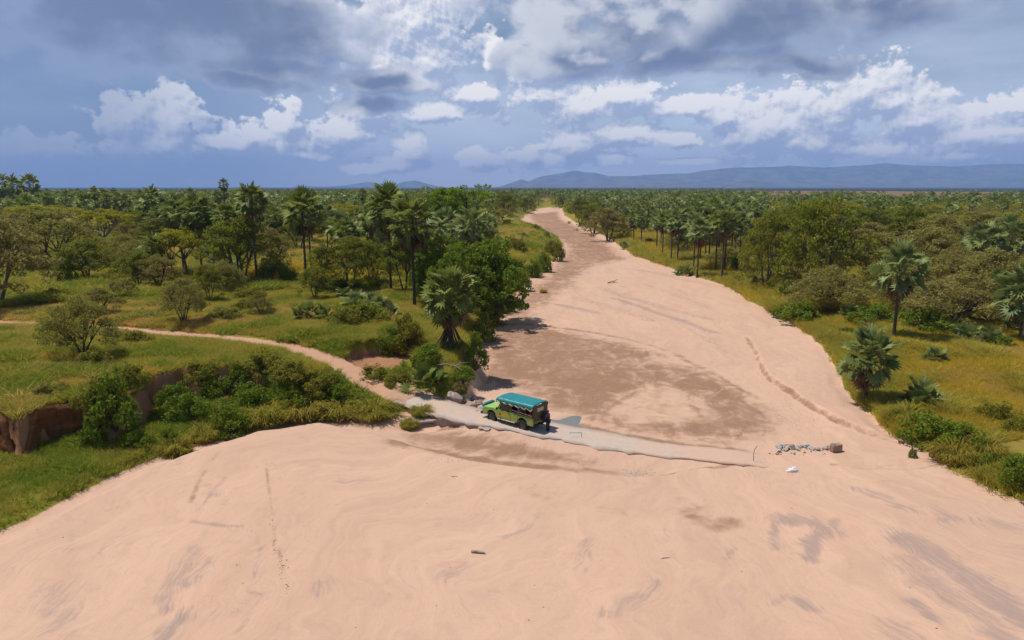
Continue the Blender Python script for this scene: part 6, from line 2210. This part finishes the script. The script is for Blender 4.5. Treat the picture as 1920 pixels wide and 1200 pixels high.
def stone_mesh(name, seed, mat, flat=0.7):
    """angular broken stone about 1 m across"""
    rg = np.random.default_rng(seed)
    bm = bmesh.new()
    bmesh.ops.create_icosphere(bm, subdivisions=2, radius=0.5)
    pl = [(unit(rg.normal(size=3)), 0.20 + 0.15 * rg.random()) for _ in range(9)]
    for v_ in bm.verts:
        p = np.array(v_.co)
        for n_, d_ in pl:
            q = p @ n_ - d_
            if q > 0:
                p = p - n_ * q * 0.92
        p = p * np.array([1.15, 0.9, flat]) * (1 + rg.normal() * 0.015)
        v_.co = p
    me = bpy.data.meshes.new(name)
    bm.to_mesh(me)
    bm.free()
    me.materials.append(mat)
    return me


def rock_mat(name, a, c):
    m, nt, b = new_mat(name)
    tc = nt.nodes.new('ShaderNodeTexCoord')
    oi = nt.nodes.new('ShaderNodeObjectInfo')
    n1 = noise(nt, tc.outputs['Object'], 4.0, 6.0, 0.65)
    col = mixc(nt, n1.ss(0.3, 0.7), a, c)
    col = mixc(nt, E(nt, oi.outputs['Random']) * 0.5, col, (0.36, 0.24, 0.165))
    nt.links.new(col, b.inputs['Base Color'])
    b.inputs['Roughness'].default_value = 0.9
    bump(nt, b, n1, 0.5, 0.08)
    return m


M['stone_grey'] = rock_mat('grey_broken_stone', (0.30, 0.28, 0.265), (0.60, 0.565, 0.53))
M['stone_brown'] = rock_mat('brown_broken_stone', (0.20, 0.125, 0.08), (0.42, 0.28, 0.19))
M['stone_dark'] = rock_mat('dark_stone', (0.035, 0.025, 0.022), (0.11, 0.08, 0.066))
M['stone_pale'] = rock_mat('pinkish_rock', (0.34, 0.25, 0.20), (0.58, 0.46, 0.38))
SM = {k_: [stone_mesh('stone', 400 + 7 * j + i, M[k_]) for i in range(5)] for j, k_ in enumerate(('stone_grey', 'stone_brown', 'stone_dark', 'stone_pale'))}


def stone(mk, px, py, size, label, group, name='rubble_stone', cat='stone', z0=0.1, sink=0.25, flat=1.0):
    x, y, z = onland(px, py, z0)
    o = obj(name, SM[mk][rk.randrange(5)])
    s = (size * rk.uniform(0.8, 1.2), size * rk.uniform(0.8, 1.2), size * flat * rk.uniform(0.7, 1.1))
    o.scale = s
    o.rotation_euler = (rk.uniform(-.3, .3), rk.uniform(-.3, .3), rk.uniform(0, 6.28))
    o.location = (x, y, z + s[2] * (0.35 - sink * 0.5))
    tag(o, label, cat, group)
    return o


def ribbon_wall(name, pts, zt, zb, mat, gully, seed, flare=0.6):
    """a broken earth bank standing just in front of the land's own step"""
    P2 = np.array(pts, float)
    seg = np.linalg.norm(np.diff(P2, axis=0), axis=1)
    L = np.concatenate([[0], np.cumsum(seg)])
    n = int(L[-1] / 0.16)
    s = np.linspace(0, L[-1], n)
    px_, py_ = np.interp(s, L, P2[:, 0]), np.interp(s, L, P2[:, 1])
    tx, ty = np.gradient(px_), np.gradient(py_)
    ln = np.hypot(tx, ty)
    nx_, ny_ = ty / ln, -tx / ln
    rows = 15
    g = np.abs(fbm(s, s * 0 + seed, 2.8, 4)) * gully + fbm(s, s * 0 + seed + 5, 5.0, 2) * gully * 0.8
    V = []
    for j in range(rows):
        t = j / (rows - 1)
        off = 0.45 + flare * (1 - t) ** 2.2 - g * (0.35 + 0.65 * math.sin(math.pi * min(t * 1.1, 1))) + fbm(s, s * 0 + t * 6 + seed, 0.7, 4) * 0.24 - (0.35 if j == rows - 1 else 0)
        ztop = np.array([H(a, b) for a, b in zip(px_[::6] - nx_[::6] * 0.8, py_[::6] - ny_[::6] * 0.8)])
        zt_ = np.interp(s, s[::6], ztop) + 0.03
        zbot = np.array([H(a, b) for a, b in zip(px_[::6] + nx_[::6] * 1.3, py_[::6] + ny_[::6] * 1.3)])
        zb_ = np.minimum(np.interp(s, s[::6], zbot) - 0.15, zt_ - 0.02)
        z = zb_ + (zt_ - zb_) * t
        V.append(np.stack([px_ + nx_ * off, py_ + ny_ * off, z], 1))
    V = np.concatenate(V)
    i = np.arange(rows * n).reshape(rows, n)
    Q = np.stack([i[:-1, :-1].ravel(), i[:-1, 1:].ravel(), i[1:, 1:].ravel(), i[1:, :-1].ravel()], 1)
    return tag(obj(name, mesh_np(name, V, [Q], mat)), kind='structure')


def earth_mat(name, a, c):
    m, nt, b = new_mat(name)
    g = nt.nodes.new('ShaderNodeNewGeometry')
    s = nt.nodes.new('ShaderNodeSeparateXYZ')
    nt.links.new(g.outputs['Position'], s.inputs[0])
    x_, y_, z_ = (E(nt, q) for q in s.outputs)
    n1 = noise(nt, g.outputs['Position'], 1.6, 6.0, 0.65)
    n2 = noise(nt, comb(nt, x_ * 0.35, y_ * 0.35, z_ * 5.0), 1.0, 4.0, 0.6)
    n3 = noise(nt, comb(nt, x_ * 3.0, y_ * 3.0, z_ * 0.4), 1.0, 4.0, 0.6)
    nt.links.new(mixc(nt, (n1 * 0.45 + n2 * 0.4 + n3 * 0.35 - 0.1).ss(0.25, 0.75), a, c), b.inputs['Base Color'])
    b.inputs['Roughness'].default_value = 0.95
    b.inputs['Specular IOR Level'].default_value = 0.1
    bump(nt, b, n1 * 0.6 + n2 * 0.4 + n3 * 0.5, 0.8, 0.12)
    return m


veh, vmid, vhead = vehicle()
person()

# broken banks
RED = earth_mat('red_bank_earth', (0.085, 0.036, 0.014), (0.27, 0.120, 0.050))  # earth colour darkened to deepen the shade on the bank face
PINK = earth_mat('pinkish_bank_earth', (0.30, 0.16, 0.10), (0.58, 0.36, 0.255))
ribbon_wall('earth_bank_cliff', SCARP[1:8], ZL, 0.4, RED, 0.55, 3, 0.16)

# rubble heap by the crossing
for i in range(58):
    t = rk.random()
    px, py = 1456 + 96 * t + rk.uniform(-3, 3), 838 + 3 * t + rk.gauss(0, 2.6)
    brown = 0.15 < t < 0.45 and rk.random() < 0.65
    stone('stone_brown' if brown else 'stone_grey', px, py, rk.uniform(0.32, 0.48) if i % 2 else rk.uniform(0.16, 0.3), f"{'larger' if i % 2 else 'small'} broken {'brown' if brown else 'grey'} stone {'at the western end' if t < .34 else 'in the middle' if t < .67 else 'at the eastern end'} of the rubble heap", 'stones of the rubble heap', sink=0.2)
for i in range(14):
    stone('stone_brown' if i % 3 else 'stone_grey', rk.uniform(1440, 1560), rk.uniform(842, 852), rk.uniform(0.14, 0.26), 'small loose stone scattered along the front of the rubble heap', 'loose stones before the rubble heap')
x, y, z = onland(1567, 846, 0.1)
o = part('stone_block', lambda bm: (bm_box(bm, (0, 0, 0.28), (0.78, 0.42, 0.52), 0.05), bm_box(bm, (-0.22, 0.02, 0.56), (0.26, 0.30, 0.10), 0.04)), M['stone_brown'], None)
o.location = (x, y, z)
o.rotation_euler = (0.05, -0.06, 0.25)
tag(o, 'squared brown stone block standing alone past the rubble heap', 'stone block')

# boulders and debris under the broken bank beside the ford
for px, py, s_, mk, lab in ((858, 752, 1.8, 'stone_pale', 'tall pale boulder leaning under the broken bank beside the ford'), (846, 749, 1.4, 'stone_pale', 'split pinkish boulder behind the tall pale boulder'), (882, 762, 1.1, 'stone_pale', 'pale rubble boulder nearest the front of the pickup'),
                            (897, 757, 0.9, 'stone_brown', 'brown boulder among the rubble in front of the pickup'), (870, 752, 1.0, 'stone_pale', 'flat-topped boulder between the ford and the river sand'), (905, 768, 0.7, 'stone_grey', 'grey stone by the front wheel of the pickup'),
                            (860, 757, 0.8, 'stone_brown', 'low brown boulder at the slab corner'), (888, 750, 0.8, 'stone_pale', 'small pale boulder at the back of the rubble')):
    stone(mk, px, py, s_, lab, 'boulders beside the ford', 'boulder', 'boulder', 0.4)
for i in range(16):
    stone(('stone_pale', 'stone_brown', 'stone_grey')[i % 3], rk.uniform(862, 912), rk.uniform(748, 774), rk.uniform(0.2, 0.42), 'fist to football sized stone in the rubble between the ford and the broken bank', 'rubble beside the ford')


def slab(px, py, L_, W_, T_, rz, tilt, label, dz=0.0):
    x, y, z = onland(px, py, 0.3)
    def f(bm):
        n = 9
        top = []
        for i in range(n):
            top.append((-L_ / 2 + L_ * i / (n - 1), -W_ / 2 + rk.uniform(-.10, .10)))
        for i in range(n):
            top.append((L_ / 2 - L_ * i / (n - 1), W_ / 2 + rk.uniform(-.08, .08)))
        a = [bm.verts.new((p_[0], p_[1], 0)) for p_ in top]
        b = [bm.verts.new((p_[0] * 0.97, p_[1] * 0.93, -T_)) for p_ in top]
        bm.faces.new(a)
        bm.faces.new(b[::-1])
        for i in range(len(a)):
            j = (i + 1) % len(a)
            bm.faces.new((a[i], b[i], b[j], a[j]))
        bmesh.ops.recalc_face_normals(bm, faces=bm.faces[:])
    o = part('concrete_slab', f, flat_mat('broken_concrete', (0.42, 0.35, 0.30), 0.9, 0, 0.2, 0.25, 3), None)
    o.location = (x, y, z + dz)
    o.rotation_euler = (tilt[0], tilt[1], rz)
    tag(o, label, 'concrete slab', 'broken slabs of the ford')
    return o


slab(790, 792, 3.6, 1.0, 0.16, 0.18, (0.10, -0.08), 'undercut concrete slab broken off the ford beside the dry grass tuft', 0.26)
slab(878, 759, 1.2, 0.6, 0.16, -0.2, (0.1, -0.25), 'dark-edged concrete piece on the far side of the ford in front of the pickup', 0.12)
slab(908, 806, 0.9, 0.4, 0.12, -0.4, (0.2, 0.1), 'small broken concrete piece on the near edge by the front wheel', 0.18)

# dark stones in the grass
for i in range(24):
    t = i / 23
    px = 242 + 104 * t + rk.uniform(-3, 3)
    py = 585 + (0 if t < 0.55 else (t - 0.55) * 36) + rk.uniform(-2, 2)
    stone('stone_dark', px, py, rk.uniform(0.35, 0.8), f"{'large' if i % 3 == 0 else 'flat' if i % 3 == 1 else 'small'} dark stone {'at the western end' if t < .3 else 'in the middle' if t < .65 else 'at the bend'} of the stone line by the thorn tree", 'line of dark stones', 'field_stone', 'stone', ZL, 0.1)

# wood and rubbish on the sand
def wood(name, px, py, pts, rad, label, cat='driftwood', sides=7, rz=0.0, z0=0.1):
    x, y, z = onland(px, py, z0)
    g = Geo()
    for p_, r_ in zip(pts, rad):
        g.tube(p_, r_, sides)
    o = obj(name, g.mesh(name, M['wood'], True))
    o.location = (x, y, z)
    o.rotation_euler = (0, 0, rz)
    return tag(o, label, cat)


wood('log', 897, 1037, [[(-0.36, 0.02, 0.06), (-0.12, 0, 0.08), (0.12, -0.02, 0.07), (0.36, -0.05, 0.05)], [(-0.3, 0.02, 0.1), (-0.34, 0.04, 0.16)]], [[0.075, 0.07, 0.06, 0.035], [0.03, 0.015]], 'short broken grey log lying alone on the pale sand', rz=-0.1)
wood('stick', 1248, 1047, [[(-0.22, 0, 0.02), (0, 0.01, 0.04), (0.25, 0.02, 0.02)]], [[0.015, 0.018, 0.01]], 'thin dry stick lying alone on the pale sand', rz=0.15)
wood('stick', 852, 894, [[(-0.2, 0, 0.02), (0.2, 0.03, 0.03)]], [[0.02, 0.012]], 'short stick near the damp ledge of the sand bar', rz=0.1)
wood('driftwood_branch', 1150, 531, [[(-1.0, 0, 0.1), (-0.3, 0.3, 0.25), (0.4, 0.9, 0.3), (1.0, 1.6, 0.55)], [(-0.3, 0.3, 0.25), (0.3, 0.0, 0.15), (0.8, -0.1, 0.1)], [(-0.9, 0.0, 0.1), (-1.2, -0.3, 0.2)], [(0.4, 0.9, 0.3), (0.4, 1.5, 0.5)]], [[0.14, 0.12, 0.09, 0.05], [0.09, 0.06, 0.02], [0.1, 0.04], [0.06, 0.02]], 'bleached driftwood branch stranded on the upstream sand bar')
wood('fallen_branch', 848, 706, [[(-1.3, 0.2, 1.0), (-0.5, 0.1, 1.1), (0.3, 0, 0.95), (0.9, -0.2, 0.6)], [(0.3, 0, 0.95), (0.7, 0.3, 1.15), (1.5, 0.4, 1.2)], [(-0.9, 0.15, 1.05), (-1.1, 0.3, 1.5)]], [[0.05, 0.06, 0.05, 0.025], [0.04, 0.03, 0.01], [0.03, 0.01]], 'bare pale branch fallen across the broken bank below the bush palm', 'branch')
for px, py, rz, lab in ((1413, 866, 0.0, 'thin bent marker rod standing in the sand by the crossing'), (1090, 822, 1.4, 'thin rod bent into a right angle beside the puddle')):
    x, y, z = onland(px, py, 0.1)
    g = Geo().tube([(0, 0, -0.2), (-0.03, 0, 0.5), (0.0, 0.02, 0.85), (0.18, 0.03, 1.15)] if rz == 0 else [(0, 0, -0.2), (0.02, 0, 0.40), (0.02, 0, 0.44), (-0.5, 0.05, 0.42), (-0.9, 0.05, 0.40)], [0.018] * (4 if rz == 0 else 5), 6)
    o = obj('marker_rod', g.mesh('marker_rod', M['bark_dark'], True))
    o.location = (x, y, z)
    tag(o, lab, 'rod')
x, y, z = onland(1487, 884, 0.1)
o = part('plastic_sack', lambda bm: [bm_box(bm, (0, 0, 0.10), (0.62, 0.34, 0.22), 0.09, Matrix.Rotation(0.15, 4, 'Z')), bm_box(bm, (0.1, 0.06, 0.22), (0.30, 0.20, 0.14), 0.06), bm_box(bm, (-0.36, -0.06, 0.05), (0.22, 0.20, 0.10), 0.04)], M['white'], None, True)
o.location = (x, y, z)
tag(o, 'crumpled white sack lying on the sand below the rubble heap', 'sack')
# dry flood litter, pebbles: too small and many to count
def pebbles(name, mesh_list, blobs, n, s0, s1, seed):
    rg = np.random.default_rng(seed)
    pts = []
    for px, py, rx, ry, w_ in blobs:
        m = int(n * w_)
        for i in range(m):
            qx, qy = px + rg.normal() * rx, py + rg.normal() * ry
            x_, y_, _ = at(qx, qy, 0.1)
            pts.append((x_, y_))
    pts = np.array(pts)
    f = ground_fields(pts[:, 0], pts[:, 1])
    instances(name, mesh_list, np.stack([pts[:, 0], pts[:, 1], f['h']], 1), rg.random(len(pts)) * 6.28, s0 + (s1 - s0) * rg.random(len(pts)) ** 3, seed=seed)


pebbles('ford_gravel', SM['stone_grey'][:2] + SM['stone_pale'][:2], [(1195, 886, 16, 5, .2), (900, 872, 40, 2.5, .08), (1080, 812, 30, 4, .1), (1140, 825, 40, 5, .12), (1500, 795, 14, 10, .06), (1030, 815, 30, 3, .08), (1480, 775, 40, 24, .1), (1510, 842, 40, 6, .08), (960, 808, 30, 3, .08)], 1500, 0.04, 0.14, 4)
pebbles('flood_litter', SM['stone_brown'][:3], [(515, 1015, 2.5, 14, .12), (528, 1062, 4, 14, .12), (508, 960, 2, 18, .06), (540, 1100, 3, 10, .05), (510, 880, 10, 5, .08), (1100, 1000, 400, 110, .14), (500, 1000, 300, 110, .1), (1120, 850, 100, 20, .05), (1250, 620, 120, 50, .08), (1480, 700, 30, 40, .06), (1000, 720, 60, 40, .04)], 420, 0.03, 0.11, 6)

# the concrete ford: one long slab with broken edges, sinking under the sand at its far end
def ford():
    a0, a1 = ROAD_ARC[7] + 2.0, ROAD_ARC[15] - 1.5
    n = int((a1 - a0) / 0.42)
    arcs = np.linspace(a0, a1, n)
    R3 = np.array(ROAD)
    cx_, cy_, cz_ = (np.interp(arcs, ROAD_ARC, R3[:, i]) for i in range(3))
    for q in range(3):                              # ease the corners of the plan
        for v_ in (cx_, cy_):
            v_[1:-1] = (v_[:-2] + v_[1:-1] * 2 + v_[2:]) / 4
    tx, ty = np.gradient(cx_), np.gradient(cy_)
    ln = np.hypot(tx, ty)
    nx_, ny_ = -ty / ln, tx / ln                    # towards the upstream side
    rg = np.random.default_rng(12)
    sink = 0.26 * sstep(arcs, a1 - 5, a1) + 0.10 * sstep(arcs, a0 + 2.5, a0)
    up = 1.75 + fbm(arcs, arcs * 0, 2.2, 3) * 0.22 + rg.normal(size=n) * 0.05
    dn = 1.70 + fbm(arcs, arcs * 0 + 9, 1.6, 3) * 0.62 + rg.normal(size=n) * 0.09
    V = []
    east = sstep(arcs, ROAD_ARC[11], ROAD_ARC[13]) * 0.30
    up, dn = up - east, dn - east * 0.8
    offs = [lambda i: (-dn[i] + 0.55, -0.45), lambda i: (-dn[i] + 0.06, -0.13), lambda i: (-dn[i], 0.0), lambda i: (-0.9, 0.01), lambda i: (0.0, 0.03), lambda i: (0.9, 0.015), lambda i: (up[i], 0.0), lambda i: (up[i] - 0.05, -0.42)]
    for i in range(n):
        for f in offs:
            o_, dz = f(i)
            V.append((cx_[i] + nx_[i] * o_, cy_[i] + ny_[i] * o_, cz_[i] - 0.06 + dz - sink[i] + (fbm(np.array([cx_[i] + o_]), np.array([cy_[i]]), 1.5, 2)[0] * 0.012)))
    k_ = len(offs)
    i_ = np.arange(n * k_).reshape(n, k_)
    Q = np.stack([i_[:-1, :-1].ravel(), i_[1:, :-1].ravel(), i_[1:, 1:].ravel(), i_[:-1, 1:].ravel()], 1)[:, ::-1]
    m, nt, b = new_mat('sandy_concrete')
    g = nt.nodes.new('ShaderNodeNewGeometry')
    p_ = g.outputs['Position']
    n1, n2, n3 = noise(nt, p_, 0.5, 5.0, 0.62), noise(nt, p_, 3.0, 5.0, 0.7), noise(nt, p_, 14.0, 3.0, 0.7)
    c = mixc(nt, n2, (0.40, 0.315, 0.250), (0.62, 0.505, 0.415))
    c = mixc(nt, n3.ss(0.55, 0.75) * 0.4, c, (0.24, 0.20, 0.175))
    c = mixc(nt, (n1 * 0.7 + n2 * 0.4).ss(0.50, 0.66) * 0.75, c, (0.60, 0.40, 0.29))
    c = mixc(nt, (attr(nt, 'drift') * 1.25 + (n1 - 0.5) * 1.1 + (n2 - 0.5) * 0.7 - 0.12).ss(0.2, 0.8), c, mixc(nt, n2, (0.50, 0.325, 0.230), (0.66, 0.44, 0.32)))
    nt.links.new(c, b.inputs['Base Color'])
    b.inputs['Roughness'].default_value = 0.92
    bump(nt, b, n2 + n3 * 0.5, 0.6, 0.03)
    dr = np.repeat(np.maximum(sstep(arcs, ROAD_ARC[11], a1 - 1), 0.25), k_)          # sand drifted over it towards the far bank
    tag(obj('concrete_ford_road', mesh_np('concrete_ford_road', V, [Q], m, {'drift': dr})), kind='structure')


ford()


# standing water beside the ford
def water():
    m, nt, b = new_mat('muddy_water')
    b.inputs['Base Color'].default_value = (0.14, 0.145, 0.12, 1)
    b.inputs['Roughness'].default_value = 0.05
    b.inputs['Specular IOR Level'].default_value = 0.6
    g = nt.nodes.new('ShaderNodeNewGeometry')
    bump(nt, b, noise(nt, g.outputs['Position'], 5.0, 2.0), 0.05, 0.02)
    for l in POOLS:
        pts = P(l)
        me = bpy.data.meshes.new('puddle_water')
        c_ = np.mean(pts, 0)
        q = [((p_[0] - c_[0]) * 1.35 + c_[0], (p_[1] - c_[1]) * 1.35 + c_[1], POOL_Z) for p_ in pts]
        me.from_pydata(q, [], [tuple(range(len(q)))])
        me.update()
        if me.polygons[0].normal.z < 0:
            me.flip_normals()
        me.materials.append(m)
        tag(obj('puddle_water', me), kind='structure')


water()
build_haze()
